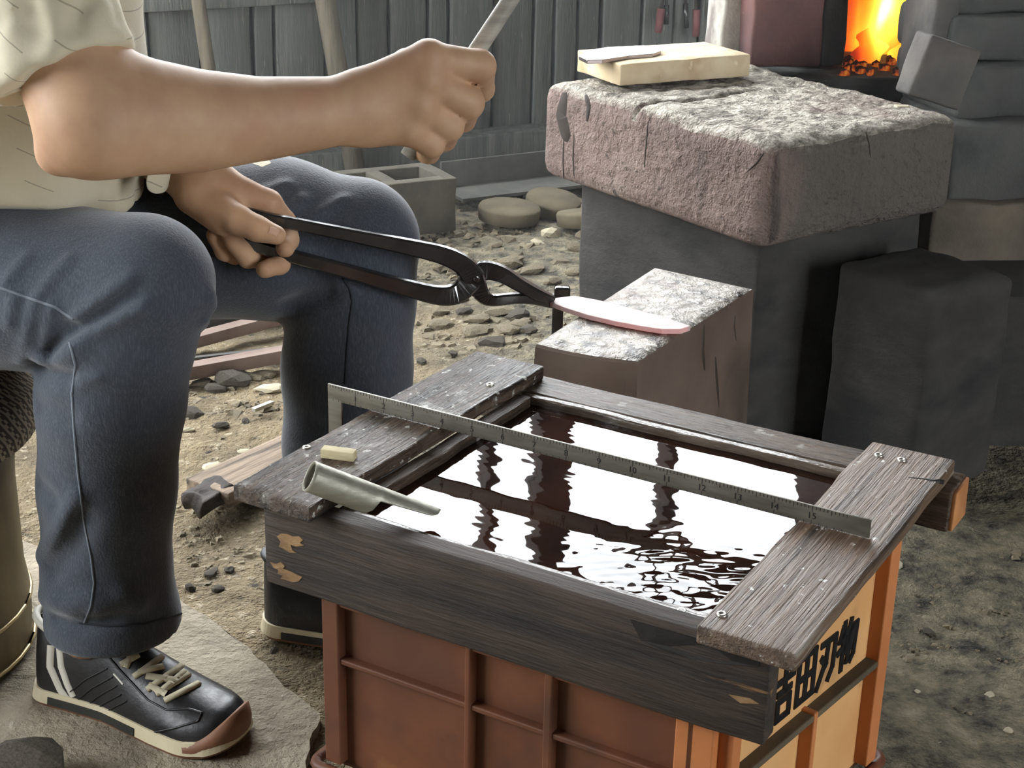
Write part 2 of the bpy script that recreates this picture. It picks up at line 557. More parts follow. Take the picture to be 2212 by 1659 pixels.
tag(wall_box('wall_right', c, x, h), 'dark wooden wall beside the forge', None, None, 'structure')
tag(wall_box('ceiling', wpt((ROOM_L + ROOM_R) / 2, ROOM_F / 2, ROOM_H + 0.03), W1, ((ROOM_R - ROOM_L) / 2 + 0.1, -ROOM_F / 2 + 0.15, 0.03)), 'sooty timber ceiling', None, None, 'structure')
# window posts and rails of the back window, seen mirrored in the quench water
win = bpy.data.objects.new('window_1', None)
COL.objects.link(win)
tag(win, 'bright unglazed back window divided by dark posts', None, None, 'structure')
a, b, z0, z1 = WIN_BACK
for t, w in ((-2.4, 0.02), (-1.75, 0.02), (-1.2, 0.02), (-0.62, 0.02), (-0.15, 0.02), (0.42, 0.014), (0.62, 0.05), (1.02, 0.014), (1.60, 0.02)):
    rbox('window_post', wpt(t, 0.03, (z0 + z1) / 2), (w, 0.03, (z1 - z0) / 2), M_DARKWOOD, win, W1, r=0.003, n=(1, 1, 1))
for zz in (z0, z1):
    rbox('window_rail', wpt((a + b) / 2, 0.02, zz), ((b - a) / 2, 0.05, 0.03), M_DARKWOOD, win, W1, r=0.003, n=(4, 1, 1))
win2 = bpy.data.objects.new('window_2', None)
COL.objects.link(win2)
tag(win2, 'wide side window with dark posts', None, None, 'structure')
a, b, z0, z1 = WIN_LEFT
for t in (a, (2 * a + b) / 3, (a + 2 * b) / 3, b):
    rbox('window_post', wpt(ROOM_L - 0.01, t, (z0 + z1) / 2), (0.03, 0.04, (z1 - z0) / 2), M_DARKWOOD, win2, W2, r=0.003, n=(1, 1, 1))
# back wall boards, one by one
t = -2.4
k = 0
while t < 2.3:
    w = random.choice((0.055, 0.07, 0.085, 0.10, 0.12)) / 2
    z1 = 0.90
    rbox('plank', wpt(t + w, 0.012 + random.uniform(-0.008, 0.008), z1 / 2 + 0.03), (w - random.uniform(0.002, 0.007), 0.012, z1 / 2 - 0.03 + random.uniform(-0.01, 0.0)), M_WALLWOOD, WB, W1 + UP * random.uniform(-0.006, 0.006), r=0.003, n=(1, 1, 6), jit=0.004, js=6, seed=k)
    t += 2 * w
    k += 1
# a sill beam along the foot of the boards
rbox('sill_beam', wpt(0.0, -0.03, 0.03), (2.5, 0.04, 0.045), M_WALLWOOD, WB, W1, r=0.006, n=(30, 1, 1), jit=0.006, js=5)
# trial rail across the boards at mid height
rbox('rail', wpt(-0.9, -0.012, 0.44), (0.85, 0.014, 0.03), M_WALLWOOD, WB, W1, r=0.004, n=(12, 1, 1), jit=0.003, js=6)

# ------------------------------------------------------------------ the quenching trough
M_WETWOOD = mat('wet_dark_wood', C(54, 43, 35), C(106, 88, 72), 10, (1.0, 16, 16), 0.18, 0.5, bump=1.0, bdist=0.0025, spots=[(C(28, 23, 20), 5, 0.52, 0.7), (C(170, 166, 158), 34, 0.66, 0.72, (1, 1, 1))])  # the pale flecks are wet glints painted into the colour
M_SPLASHWOOD = mat('splashed_wet_wood', C(62, 50, 42), C(110, 92, 78), 10, (1.0, 12, 12), 0.16, 0.5, bump=1.0, bscale=26, bdist=0.005, spots=[(C(34, 29, 26), 6, 0.5, 0.68), (C(150, 146, 138), 40, 0.58, 0.68, (1, 1, 1)), (C(206, 204, 196), 120, 0.62, 0.68, (1, 1, 1)), (C(224, 222, 214), 45, 0.68, 0.72, (1, 1, 1))])  # whitish spots paint in the sparkle of window light on wet wood
M_DRYWOOD = mat('brown_grained_wood', C(84, 65, 51), C(126, 103, 83), 7, (1.0, 22, 22), 0.34, 0.6, bump=1.0, bscale=16, bdist=0.004, spots=[(C(60, 50, 43), 4, 0.55, 0.7), (C(150, 140, 128), 9, 0.58, 0.72, (1, 26, 26)), (C(206, 204, 196), 110, 0.66, 0.71, (1, 1, 1)), (C(216, 212, 204), 48, 0.70, 0.74, (1, 1, 1))])  # fine pale specks stand in for glints, the streaks are grain
M_SIDEWOOD = mat('charred_board', C(40, 32, 27), C(70, 56, 46), 8, (1.0, 12, 12), 0.7, bump=0.6, bdist=0.003, spots=[(C(24, 21, 19), 3.5, 0.5, 0.66), (C(120, 90, 60), 7, 0.66, 0.72)])
M_ENDGRAIN = mat('fresh_end_grain', C(150, 96, 56), C(190, 130, 80), 14, (1, 1, 1), 0.7, bump=0.3)
M_SCREW = mat('screw_steel', C(180, 176, 166), C(206, 202, 192), 20, rough=0.35, metal=0.8, bump=0)
PT, PK = 0.400, 0.386          # top of the cross planks, top of the long boards
WATER_Z = 0.3775

trough = thing('quenching_trough', 'wooden quenching trough frame of dark wet boards laid over an orange crate', 'trough', T(0.235, 0.19, 0.145))
def tplank(name, u0, u1, v0, v1, z0, z1, m, along, seed, jit=0.003):
    c = T((u0 + u1) / 2, (v0 + v1) / 2, (z0 + z1) / 2)
    hx, hy, hz = ((u1 - u0) / 2, (v1 - v0) / 2, (z1 - z0) / 2) if along == 'u' else ((v1 - v0) / 2, (u1 - u0) / 2, (z1 - z0) / 2)
    def fn(p):
        # edges gently wave and are nibbled; faces stay flat
        e = noise.noise_vector(Vector((p.x * 9, seed * 3.7, p.y * 3)))
        q = noise.noise_vector(Vector((p.x * 40, seed * 1.7, p.y * 20)))
        return Vector((p.x + e.x * jit * 0.6 * (abs(p.x) / hx) ** 4, p.y + (e.y * jit + q.y * jit * 0.35) * (abs(p.y) / hy) ** 2, p.z + e.z * jit * 0.25))
    return rbox(name, c, (hx, hy, hz), m, trough, TA if along == 'u' else TB, r=0.0022, n=(36, 4, 3), smooth=True, fn=fn)
front = tplank('front_board', 0.0178, 0.449, 0.0157, 0.036, 0.311, PK, M_SIDEWOOD, 'u', 1)
back = tplank('back_board', 0.012, 0.480, 0.332, 0.374, 0.348, PK, M_WETWOOD, 'u', 2)
plank_l = tplank('cross_plank', 0.0, 0.0756, 0.0, 0.366, PK, PT, M_SPLASHWOOD, 'v', 3, 0.004)
plank_r = tplank('cross_plank', 0.400, 0.4713, -0.0013, 0.3645, PK, PT, M_DRYWOOD, 'v', 4)
M_LIP = mat('dripping_wet_lip', C(60, 50, 42), C(110, 98, 86), 12, (1, 8, 8), 0.08, 0.28, bump=0.5, bscale=20, bdist=0.003)
lip_b = tplank('inner_batten', 0.076, 0.40, 0.322, 0.333, 0.372, 0.3845, M_LIP, 'u', 5)
lip_f = tplank('inner_batten', 0.076, 0.40, 0.036, 0.046, 0.370, 0.3825, M_LIP, 'u', 6)
lip_l = tplank('inner_batten', 0.0756, 0.090, 0.048, 0.320, 0.366, 0.387, M_WETWOOD, 'v', 7)
end = rbox('board_end', T(0.4815, 0.353, 0.3665), (0.0022, 0.0195, 0.0175), M_ENDGRAIN, trough, TA, r=0.001, n=(1, 2, 2), jit=0.001)
# black liner holding the water inside the frame
V = [T(u, v, z) for z in (0.336, 0.3805) for u, v in ((0.072, 0.0365), (0.402, 0.0365), (0.402, 0.3315), (0.072, 0.3315))]
mobj('liner', V, [(0, 1, 2, 3), (4, 5, 1, 0), (5, 6, 2, 1), (6, 7, 3, 2), (7, 4, 0, 3)], M_BLACK, trough)
# splinters of bare wood at the board's end
def splash(name, bvh, px, m, parent, lift=0.0006):
    """an irregular flat flake on a surface"""
    P = [hit(bvh, a, b) for a, b in px]
    if any(p[0] is None for p in P):
        return None
    top = [p + nn * lift for p, nn in P]
    low = [p - nn * 0.002 for p, nn in P]
    n = len(P)
    return mobj(name, low + top, [tuple(range(n, 2 * n))] + [(k, (k + 1) % n, n + (k + 1) % n, n + k) for k in range(n)], m, parent)
M_BAREWOOD = mat('bare_pale_wood', C(120, 92, 62), C(158, 126, 86), 10, (1, 8, 8), 0.75, bump=0.4)
bf = bvh_of(front)
splash('bare_patch', bf, [(599, 1158), (608, 1152), (621, 1153), (633, 1159), (646, 1158), (655, 1166), (648, 1172), (657, 1178), (640, 1180), (628, 1176), (632, 1188), (641, 1194), (626, 1193), (612, 1184), (603, 1180), (607, 1170)], M_BAREWOOD, front)
splash('bare_patch', bf, [(584, 1214), (596, 1218), (607, 1214), (616, 1222), (612, 1228), (628, 1234), (640, 1240), (653, 1246), (646, 1255), (632, 1257), (618, 1252), (606, 1250), (612, 1243), (600, 1238), (602, 1230), (592, 1226)], M_BAREWOOD, front)
splash('bare_patch', bf, [(1575, 1500), (1620, 1508), (1640, 1520), (1600, 1518)], M_BAREWOOD, front)
M_BLACKMARK = mat('matt_black_mark', C(18, 17, 16), C(28, 26, 25), 14, rough=0.6, bump=0.4)
splash('dark_patch', bf, [(1362, 1338), (1500, 1378), (1640, 1418), (1640, 1440), (1560, 1432), (1500, 1424), (1440, 1408), (1385, 1382)], M_BLACKMARK, front)  # near-black patch on the board below the right plank's end
splash('dark_patch', bf, [(576, 1116), (596, 1122), (598, 1150), (592, 1200), (588, 1245), (575, 1248)], M_BLACKMARK, front)
bp = bvh_of(plank_r)
lay_strip('split', bp, seg_px([(1962, 1031), (2000, 1035), (2046, 1043)], 6), 0.004, M_BLACKMARK, plank_r, 0.0003, 0.001, lambda t: 0.15 + t)
lay_strip('split', bp, seg_px([(1655, 1170), (1668, 1173), (1678, 1176)], 4), 0.002, M_BLACKMARK, plank_r, 0.0003, 0.001)
def screw(u, v, z=PT, parent=trough):
    o = lathe('screw', [(0.0001, 0.0006), (0.0012, 0.0004), (0.0014, 0.0012), (0.0034, 0.0014), (0.0038, 0.0006), (0.0038, -0.001)], M_SCREW, parent, T(u, v, z), 16)
    return o
for u, v in ((0.006, 0.089), (0.0598, 0.294), (0.0144 + 0.400, 0.337), (0.0337 + 0.400, 0.3384), (0.4095, 0.0206)):
    screw(u, v)
screw(0.372, 0.040, 0.3815)

# quench water, gently rippled
def water():
    u0, u1, v0, v1, n = 0.0725, 0.4015, 0.037, 0.331, 150
    V = []
    for j in range(n + 1):
        for i in range(n + 1):
            u, v = u0 + (u1 - u0) * i / n, v0 + (v1 - v0) * j / n
            w = T(u, v, 0)
            # fine wavelets, stronger towards the corner by the near right plank
            d = max(0.0, 1 - math.hypot(u - 0.385, v - 0.075) / 0.135) ** 0.7
            h = 0.000012 * math.sin(520 * w.y + 260 * w.x + 6 * noise.noise(w * 30)) * (0.7 + noise.noise(w * 14))
            h += 0.00009 * noise.noise(w * 50) + 0.0010 * d * noise.noise(Vector((w.x * 60, w.y * 130, 2)))
            V.append((w.x, w.y, WATER_Z + h))
    Fc = [(j * (n + 1) + i, j * (n + 1) + i + 1, (j + 1) * (n + 1) + i + 1, (j + 1) * (n + 1) + i) for j in range(n) for i in range(n)]
    n_ = NT('quench_water')
    n_.set(Base_Color=n_.ramp(n_.noise(14, 4), [(0.35, C(26, 14, 10)), (0.65, C(52, 28, 18))]), Roughness=0.015, IOR=1.333)
    o = mobj('quench_water', V, Fc, n_.m, None, True)
    tag(o, 'dark rippled quench water mirroring the bright window', 'water')
    o['kind'] = 'thing'
    return o
WATER = water()

# ------------------------------------------------------------------ the orange plastic crate
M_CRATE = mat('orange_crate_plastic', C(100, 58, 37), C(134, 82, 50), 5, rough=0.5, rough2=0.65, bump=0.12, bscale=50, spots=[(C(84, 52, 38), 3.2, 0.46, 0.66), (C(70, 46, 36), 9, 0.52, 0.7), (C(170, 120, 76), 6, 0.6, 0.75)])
M_LETTER = mat('black_stencil_paint', C(22, 22, 24), C(34, 34, 36), 20, rough=0.6, bump=0)
M_GRIME = mat('grimy_ledge', C(70, 62, 48), C(96, 84, 64), 12, rough=0.85, bump=0.3)
crate = thing('plastic_crate', 'orange plastic crate with black brush lettering under the trough boards', 'crate', T(0.24, 0.17, 0.145))
FL, FR, BR, BL = (0.066, 0.038), (0.408, 0.038), (0.4466, 0.280), (0.078, 0.300)
CB = 0.140
def q(a, b, t):
    return (a[0] + (b[0] - a[0]) * t, a[1] + (b[1] - a[1]) * t)
def crate_wall(name, a, b, z0=CB + 0.004, z1=0.376, th=0.004):
    d = Vector((b[0] - a[0], b[1] - a[1], 0)).normalized()
    nrm = Vector((-d.y, d.x, 0))
    P = [a, b, (b[0] + nrm.x * th, b[1] + nrm.y * th), (a[0] + nrm.x * th, a[1] + nrm.y * th)]
    V = [T(u, v, z) for z in (z0, z1) for u, v in P]
    return mobj(name, V, [(3, 2, 1, 0), (4, 5, 6, 7), (0, 1, 5, 4), (1, 2, 6, 5), (2, 3, 7, 6), (3, 0, 4, 7)], M_CRATE, crate)
def crate_rib(name, a, b, z0, z1, out=0.009, m=M_CRATE, th=0.003):
    """a rib standing out of the wall between plan points a and b"""
    d = Vector((b[0] - a[0], b[1] - a[1], 0)).normalized()
    nrm = Vector((-d.y, d.x, 0))
    P = [a, b]
    V = []
    for z in (z0, z1):
        V += [T(a[0] + nrm.x * th, a[1] + nrm.y * th, z), T(a[0] - nrm.x * out, a[1] - nrm.y * out, z), T(b[0] - nrm.x * out, b[1] - nrm.y * out, z), T(b[0] + nrm.x * th, b[1] + nrm.y * th, z)]
    o = mobj(name, V, [(3, 2, 1, 0), (4, 5, 6, 7), (0, 1, 5, 4), (1, 2, 6, 5), (2, 3, 7, 6), (3, 0, 4, 7)], m, crate)
    bevel(o, 0.0012, 2)
    return o
wall_f = crate_wall('crate_wall', FL, FR)
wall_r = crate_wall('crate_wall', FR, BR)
M_CRATE_LIT = mat('lit_crate_plastic', C(206, 154, 98), C(228, 180, 122), 5, rough=0.5, rough2=0.65, bump=0.12, bscale=50, spots=[(C(170, 140, 100), 5, 0.52, 0.7), (C(120, 96, 66), 9, 0.60, 0.74)])  # same plastic on the right wall, its colour brightened where light falls
M_CRATE_RIB = mat('orange_crate_rib', C(176, 106, 60), C(204, 132, 80), 6, rough=0.5, bump=0.1, spots=[(C(140, 88, 54), 6, 0.56, 0.72)])  # right-side ribs coloured lighter to go with the lit wall
wall_r.data.materials[0] = M_CRATE_LIT
crate_wall('crate_wall', BR, BL)
crate_wall('crate_wall', BL, FL)
mobj('crate_floor', [T(*p, CB + 0.004) for p in (FL, FR, BR, BL)] + [T(*p, CB + 0.008) for p in (FL, FR, BR, BL)], [(3, 2, 1, 0), (4, 5, 6, 7), (0, 1, 5, 4), (1, 2, 6, 5), (2, 3, 7, 6), (3, 0, 4, 7)], M_CRATE, crate)
L = FR[0] - FL[0]
for uu, w in ((FL[0] + 0.006, 0.016), (0.203, 0.005), (0.274, 0.007), (0.390, 0.006)):
    crate_rib('vertical_rib', (uu - w / 2, FL[1]), (uu + w / 2, FL[1]), CB + 0.01, 0.375, 0.010)
crate_rib('corner_post', (FR[0] - 0.030, FR[1]), (FR[0], FR[1]), CB + 0.01, 0.375, 0.010, M_CRATE_RIB)
for z0, z1 in ((0.247, 0.252), (0.300, 0.304)):
    crate_rib('horizontal_rib', (FL[0] + 0.01, FL[1]), (FR[0] - 0.01, FR[1]), z0, z1, 0.008)
for t0, t1 in ((0.0, 0.05), (0.93, 1.0), (0.50, 0.525)):
    crate_rib('vertical_rib', q(FR, BR, t0), q(FR, BR, t1), CB + 0.01, 0.255 if 0.4 < t0 < 0.6 else 0.375, 0.012, M_CRATE_RIB)
crate_rib('horizontal_rib', q(FR, BR, 0.03), q(FR, BR, 0.96), 0.247, 0.253, 0.011, M_GRIME)
# flared bottom rim
def rim():
    o1, o2 = 0.016, 0.010
    cen = Vector((0.253, 0.18))
    path = []
    for p in (FL, FR, BR, BL):
        d = Vector((1 if p[0] > 0.25 else -1, 1 if p[1] > 0.18 else -1))
        for k in range(5):
            a = math.atan2(d.y, d.x) + (k - 2) * math.pi / 8
            path.append(T(p[0] + d.x * 0.004 + math.cos(a) * 0.010, p[1] + d.y * 0.004 + math.sin(a) * 0.010, CB + 0.004))
    path.append(path[0]); path.append(path[1])
    tube('bottom_rim', path, 0.005, M_CRATE, crate, 8, Vector((0, 0, 1)))
rim()
# lettering 吉田刃物 in brush strokes
STROKES = [
    [((.08, .80), (.92, .80)), ((.5, .99), (.5, .58)), ((.2, .57), (.8, .57)), ((.2, .40), (.8, .40)), ((.22, .40), (.22, .03)), ((.78, .40), (.78, .03)), ((.22, .05), (.78, .05))],
    [((.1, .93), (.9, .93)), ((.1, .93), (.1, .03)), ((.9, .93), (.9, .03)), ((.1, .05), (.9, .05)), ((.5, .93), (.5, .05)), ((.1, .50), (.9, .50))],
    [((.15, .88), (.88, .88)), ((.88, .88), (.84, .25)), ((.84, .25), (.64, .04)), ((.50, .88), (.44, .50)), ((.44, .50), (.06, .00)), ((.20, .60), (.44, .44)), ((.26, .54), (.46, .40))],
    [((.20, .92), (.06, .64)), ((.12, .76), (.44, .78)), ((.02, .42), (.46, .52)), ((.27, .99), (.27, .0)), ((.60, .97), (.46, .58)), ((.56, .80), (.96, .80)), ((.96, .80), (.90, .18)), ((.90, .18), (.74, .06)), ((.72, .78), (.44, .32)), ((.86, .78), (.52, .10))],
]
def lettering():
    d = Vector((BR[0] - FR[0], BR[1] - FR[1]))
    Ld = d.length
    d = d / Ld
    nrm = Vector((d.y, -d.x))
    z0, hz, w = 0.262, 0.044, 0.0305
    def pt(s, z, off):
        return T(FR[0] + d.x * s + nrm.x * off, FR[1] + d.y * s + nrm.y * off, z)
    for k, st in enumerate(STROKES):
        s0 = 0.0755 + k * 0.0328
        V, Fc = [], []
        for (a, b) in st:
            a, b = Vector((s0 + a[0] * w, z0 + a[1] * hz)), Vector((s0 + b[0] * w, z0 + b[1] * hz))
            t = (b - a).normalized()
            p = Vector((-t.y, t.x)) * 0.0029
            a, b = a - t * 0.002, b + t * 0.002
            base = len(V)
            for off in (0.0, 0.0012):
                V += [pt(*(a + p), off), pt(*(b + p), off), pt(*(b - p), off), pt(*(a - p), off)]
            Fc += [tuple(base + i for i in f) for f in ((4, 5, 6, 7), (7, 6, 5, 4), (0, 1, 5, 4), (1, 2, 6, 5), (2, 3, 7, 6), (3, 0, 4, 7))]
        Fc = [f for f in Fc]
        o = mobj('lettering', V, Fc, M_LETTER, wall_r)
lettering()
# the low sooty block the crate stands on
rbase = rbox('base_block', T(0.245, 0.165, CB / 2 - 0.012), (0.165, 0.105, CB / 2 - 0.002), M_BLOCK, None, TA, r=0.008, n=(6, 5, 3), jit=0.006, js=14)
tag(rbase, 'low sooty concrete block carrying the orange crate', 'block')

# ------------------------------------------------------------------ the carpenter's square standing on the planks
M_RULE = mat('worn_steel_rule', C(98, 94, 84), C(126, 122, 110), 14, (1, 6, 6), 0.4, bump=0.1, metal=0.35, spots=[(C(92, 88, 78), 6, 0.55, 0.7)])
M_PRINT = mat('black_scale_print', C(24, 24, 24), C(34, 34, 34), 20, rough=0.6, bump=0)
square = thing('carpenter_square', "grey steel carpenter's square standing on edge across the trough planks", 'square', T(0.2, 0.1844, PT))
RU0, RU1, RV = -0.0424, 0.4576, 0.1844
sq = rbox('long_arm', T((RU0 + RU1) / 2, RV, PT + 0.0082), ((RU1 - RU0) / 2, 0.0011, 0.0075), M_RULE, square, TA, r=0.0004, n=(20, 1, 1))
rbox('short_arm', T(RU0 + 0.0075, RV, PT - 0.105), (0.0075, 0.0011, 0.108), M_RULE, square, TA, r=0.0004, n=(1, 1, 8))
V, Fc = [], []
def quad_on_rule(u0, u1, z0, z1):
    b = len(V)
    V.extend([T(u0, RV - 0.0013, z0), T(u1, RV - 0.0013, z0), T(u1, RV - 0.0013, z1), T(u0, RV - 0.0013, z1)])
    Fc.append((b, b + 1, b + 2, b + 3))
for k in range(1, 160):
    u = RU0 + k * 0.00303
    if u > RU1 - 0.002:
        break
    L_ = 0.005 if k % 10 == 0 else (0.004 if k % 5 == 0 else 0.0025)
    quad_on_rule(u - 0.00022, u + 0.00022, PT + 0.0156 - L_, PT + 0.0156)
    if k % 2 == 0:
        quad_on_rule(u - 0.00022, u + 0.00022, PT + 0.0008, PT + 0.0008 + L_ * 0.7)
mobj('scale_marks', V, Fc, M_PRINT, sq)
for k in range(1, 16):
    cu = bpy.data.curves.new('scale_number', 'FONT')
    cu.body = str(k)
    cu.size = 0.0075
    cu.align_x, cu.align_y = 'CENTER', 'CENTER'
    tmp = bpy.data.objects.new('scale_number_text', cu)
    me = bpy.data.meshes.new_from_object(tmp)
    bpy.data.objects.remove(tmp)
    fin('scale_number', me, M_PRINT, sq, False, frame(T(RU0 + k * 0.0303, RV - 0.0014, PT + 0.0074), TA, -TB))

# ------------------------------------------------------------------ the steel pipe scoop and a chip of wood
M_PIPE = mat('brushed_steel_pipe', C(150, 148, 134), C(176, 174, 160), 16, (1, 9, 9), 0.42, 0.6, bump=0.1, metal=0.55)
def scoop():
    p0 = Z(668, 1028, 0.4270)
    p1 = Z(938, 1130, 0.3785)
    ax = (p1 - p0).normalized()
    Ln = (p1 - p0).length
    R = 0.0122
    side = ax.cross(UP).normalized()
    upv = side.cross(ax).normalized()
    V, Fc = [], []
    nu, nv = 40, 28
    rings = []
    for i in range(nu + 1):
        s = Ln * i / nu
        f = i / nu
        # full tube, then the camera-side lower wall is cut away, narrowing to a tongue
        if f < 0.47:
            half = math.pi
        else:
            g = min(1.0, (f - 0.47) / 0.05)
            k2 = max(0.0, (f - 0.52) / 0.48)
            half = math.pi * (1 - g) + g * (1.25 - 0.40 * k2) * math.sqrt(max(0.0004, 1 - max(0.0, (k2 - 0.80) / 0.20) ** 2))
        rad = R
        mid = math.radians(96)
        row_o, row_i = [], []
        for k in range(nv + 1):
            a = mid + half * (2 * k / nv - 1) * 0.9999
            dirv = side * math.cos(a) + upv * math.sin(a)
            row_o.append(p0 + ax * s + dirv * rad)
            row_i.append(p0 + ax * s + dirv * (rad - 0.0011))
        rings.append((row_o, row_i))
    N = nv + 1
    for ro, ri in rings:
        V += ro + ri
    for i in range(nu):
        a, b = i * 2 * N, (i + 1) * 2 * N
        for k in range(nv):
            Fc.append((a + k, a + k + 1, b + k + 1, b + k))
            Fc.append((a + N + k, b + N + k, b + N + k + 1, a + N + k + 1))
        Fc.append((a, b, b + N, a + N))
        Fc.append((a + N - 1, a + 2 * N - 1, b + 2 * N - 1, b + N - 1))
    for k in range(nv):
        Fc.append((k, N + k, N + k + 1, k + 1))
        e = nu * 2 * N
        Fc.append((e + k, e + k + 1, e + N + k + 1, e + N + k))
    o = mobj('pipe_scoop', V, Fc, M_PIPE, None, True)
    tag(o, 'cut steel pipe scoop resting on the near plank with its tongue in the water', 'scoop')
scoop()
chip = rbox('wood_chip', T(0.041, 0.087, PT + 0.0045), (0.014, 0.005, 0.004), mat('pale_wood_offcut', C(196, 180, 136), C(218, 206, 168), 16, (1, 8, 8), 0.7, bump=0.2), None, TA * 0.95 + TB * 0.3, r=0.0008, n=(2, 1, 1), jit=0.0006)
tag(chip, 'small pale wood offcut lying behind the pipe scoop', 'offcut')

# ------------------------------------------------------------------ the anvil block and the glowing blade
M_ANVIL = mat('brown_anvil_side', C(92, 76, 67), C(114, 98, 87), 6, rough=0.62, bump=0.25, bscale=60, bdist=0.002, spots=[(C(62, 52, 46), 5, 0.58, 0.75)])
M_ANVILTOP = mat('scaled_anvil_face', C(102, 96, 88), C(144, 136, 124), 30, rough=0.22, rough2=0.55, bump=1.0, bscale=90, bdist=0.004, metal=0.3, spots=[(C(60, 56, 53), 45, 0.52, 0.62), (C(190, 184, 174), 90, 0.58, 0.66), (C(150, 116, 92), 12, 0.60, 0.74), (C(70, 66, 64), 12, 0.60, 0.70)])
AC = [Vector((0.023, 1.518)), Vector((0.126, 1.473)), Vector((0.274, 1.718)), Vector((0.167, 1.793))]
ACEN = (AC[0] + AC[1] + AC[2] + AC[3]) / 4
anvil = thing('anvil_block', 'brown block anvil with a bright scaled face behind the trough', 'anvil', (ACEN.x, ACEN.y, 0))
def anvil_body():
    n = 10
    V, Fc = [], []
    def ring(z, sc, wob=0.0):
        r = []
        for e in range(4):
            a, b = AC[e], AC[(e + 1) % 4]
            for k in range(n):
                p = a + (b - a) * (k / n)
                p = ACEN + (p - ACEN) * sc
                if e == 0 and z > 0.3:
                    p = p + Vector((-0.003, -0.005)) * math.sin(math.pi * k / n)
                r.append((p.x, p.y, z))
        return r
    levels = [(-0.02, 1.10), (0.1, 1.07), (0.2, 1.045), (0.30, 1.02), (0.36, 1.005), (0.3745, 1.0), (0.3775, 0.985)]
    for z, s in levels:
        V += ring(z, s)
    N = 4 * n
    for i in range(len(levels) - 1):
        for k in range(N):
            Fc.append((i * N + k, i * N + (k + 1) % N, (i + 1) * N + (k + 1) % N, (i + 1) * N + k))
    return mobj('body', V, Fc, M_ANVIL, anvil, False)
ab = anvil_body()
def anvil_face():
    n = 24
    V = []
    a, b, c, d = [ACEN + (p - ACEN) * 0.987 for p in AC]
    for j in range(n + 1):
        for i in range(n + 1):
            s, t = i / n, j / n
            p = (a * (1 - s) + b * s) * (1 - t) + (d * (1 - s) + c * s) * t
            if j == 0:
                p = p + Vector((-0.003, -0.005)) * math.sin(math.pi * s)
            e = max(abs(2 * s - 1), abs(2 * t - 1))
            z = 0.3805 - 0.003 * max(0, (e - 0.9) / 0.1) + 0.0008 * noise.noise(Vector((p.x, p.y, 0)) * 60) * (e < 1)
            V.append((p.x, p.y, z))
    Fc = [(j * (n + 1) + i, j * (n + 1) + i + 1, (j + 1) * (n + 1) + i + 1, (j + 1) * (n + 1) + i) for j in range(n) for i in range(n)]
    o = mobj('face', V, Fc, M_ANVILTOP, anvil, True)
    o['label'] = 'bright scaled striking face'
    return o
anvil_face()
M_STREAK = mat('dark_streak', C(56, 46, 40), C(66, 56, 48), 8, rough=0.6, bump=0)
bva = bvh_of(ab)
for pts, w in (([(1588, 680), (1586, 705), (1590, 735)], 0.003), ([(1520, 700), (1518, 760), (1522, 800)], 0.006), ([(1545, 770), (1548, 820), (1553, 880)], 0.005)):
    lay_strip('streak', bva, seg_px(pts, 8), w, M_STREAK, ab, 0.0004, 0.0006, lambda t: 0.25 + math.sin(math.pi * min(1, t)) ** 0.7)
def blade():
    n = NT('red_hot_blade')
    sep = n.t.nodes.new('ShaderNodeSeparateXYZ')
    n.l(n.co.outputs['Object'], sep.inputs[0])
    wob = n.math('MULTIPLY', n.math('SUBTRACT', n.noise(60, 4), 0.5), 0.006)
    f = n.step(n.math('ADD', sep.outputs[1], wob), 0.0035, -0.0045)   # hotter towards the edge
    g = n.step(sep.outputs[0], -0.075, 0.01)                          # cooler at the tang
    heat = n.math('MULTIPLY', f, g)
    n.set(Base_Color=n.mix(n.noise(40, 5), C(186, 160, 158), C(214, 196, 194)), Roughness=0.55, Metallic=0.0)
    n.p.inputs['Specular IOR Level'].default_value = 0.25
    geo = n.t.nodes.new('ShaderNodeNewGeometry')
    gs = n.t.nodes.new('ShaderNodeSeparateXYZ')
    n.l(geo.outputs['Normal'], gs.inputs[0])
    flank = n.step(gs.outputs[2], 0.8, 0.3)
    n.l(n.ramp(heat, [(0.0, (0.10, 0.012, 0.015)), (0.6, (0.55, 0.035, 0.03)), (1.0, (0.8, 0.06, 0.045))]), n.p.inputs['Emission Color'])
    n.l(n.math('ADD', n.math('MULTIPLY', n.math('POWER', heat, 3.0), 0.12), n.math('MULTIPLY', flank, 0.10)), n.p.inputs['Emission Strength'])
    px = [(1188, 655), (1200, 646), (1240, 641), (1290, 650), (1340, 662), (1400, 678), (1450, 692), (1492, 707), (1470, 714), (1430, 714), (1390, 708), (1330, 697), (1270, 683), (1220, 667)]
    P = [Z(a, b, 0.3855) for a, b in px]
    tang, tip = Z(1195, 651, 0.3855), Z(1490, 708, 0.3855)
    mtx = frame((tang + tip) / 2, tip - tang)
    inv = mtx.inverted()
    L_ = [inv @ p for p in P]
    m = len(L_)
    V = [(p.x, p.y, -0.0040) for p in L_] + [(p.x, p.y, 0.0015) for p in L_]
    o = mobj('knife_blank', V, [tuple(range(m)), tuple(range(2 * m - 1, m - 1, -1))] + [(k, (k + 1) % m, m + (k + 1) % m, m + k) for k in range(m)], n.m, None, False, mtx)
    bm = bmesh.new(); bm.from_mesh(o.data); bmesh.ops.recalc_face_normals(bm, faces=bm.faces[:]); bm.to_mesh(o.data); bm.free()
    bevel(o, 0.0008, 2)
    tag(o, 'dull red hot knife blank lying across the anvil face', 'blade')
blade()

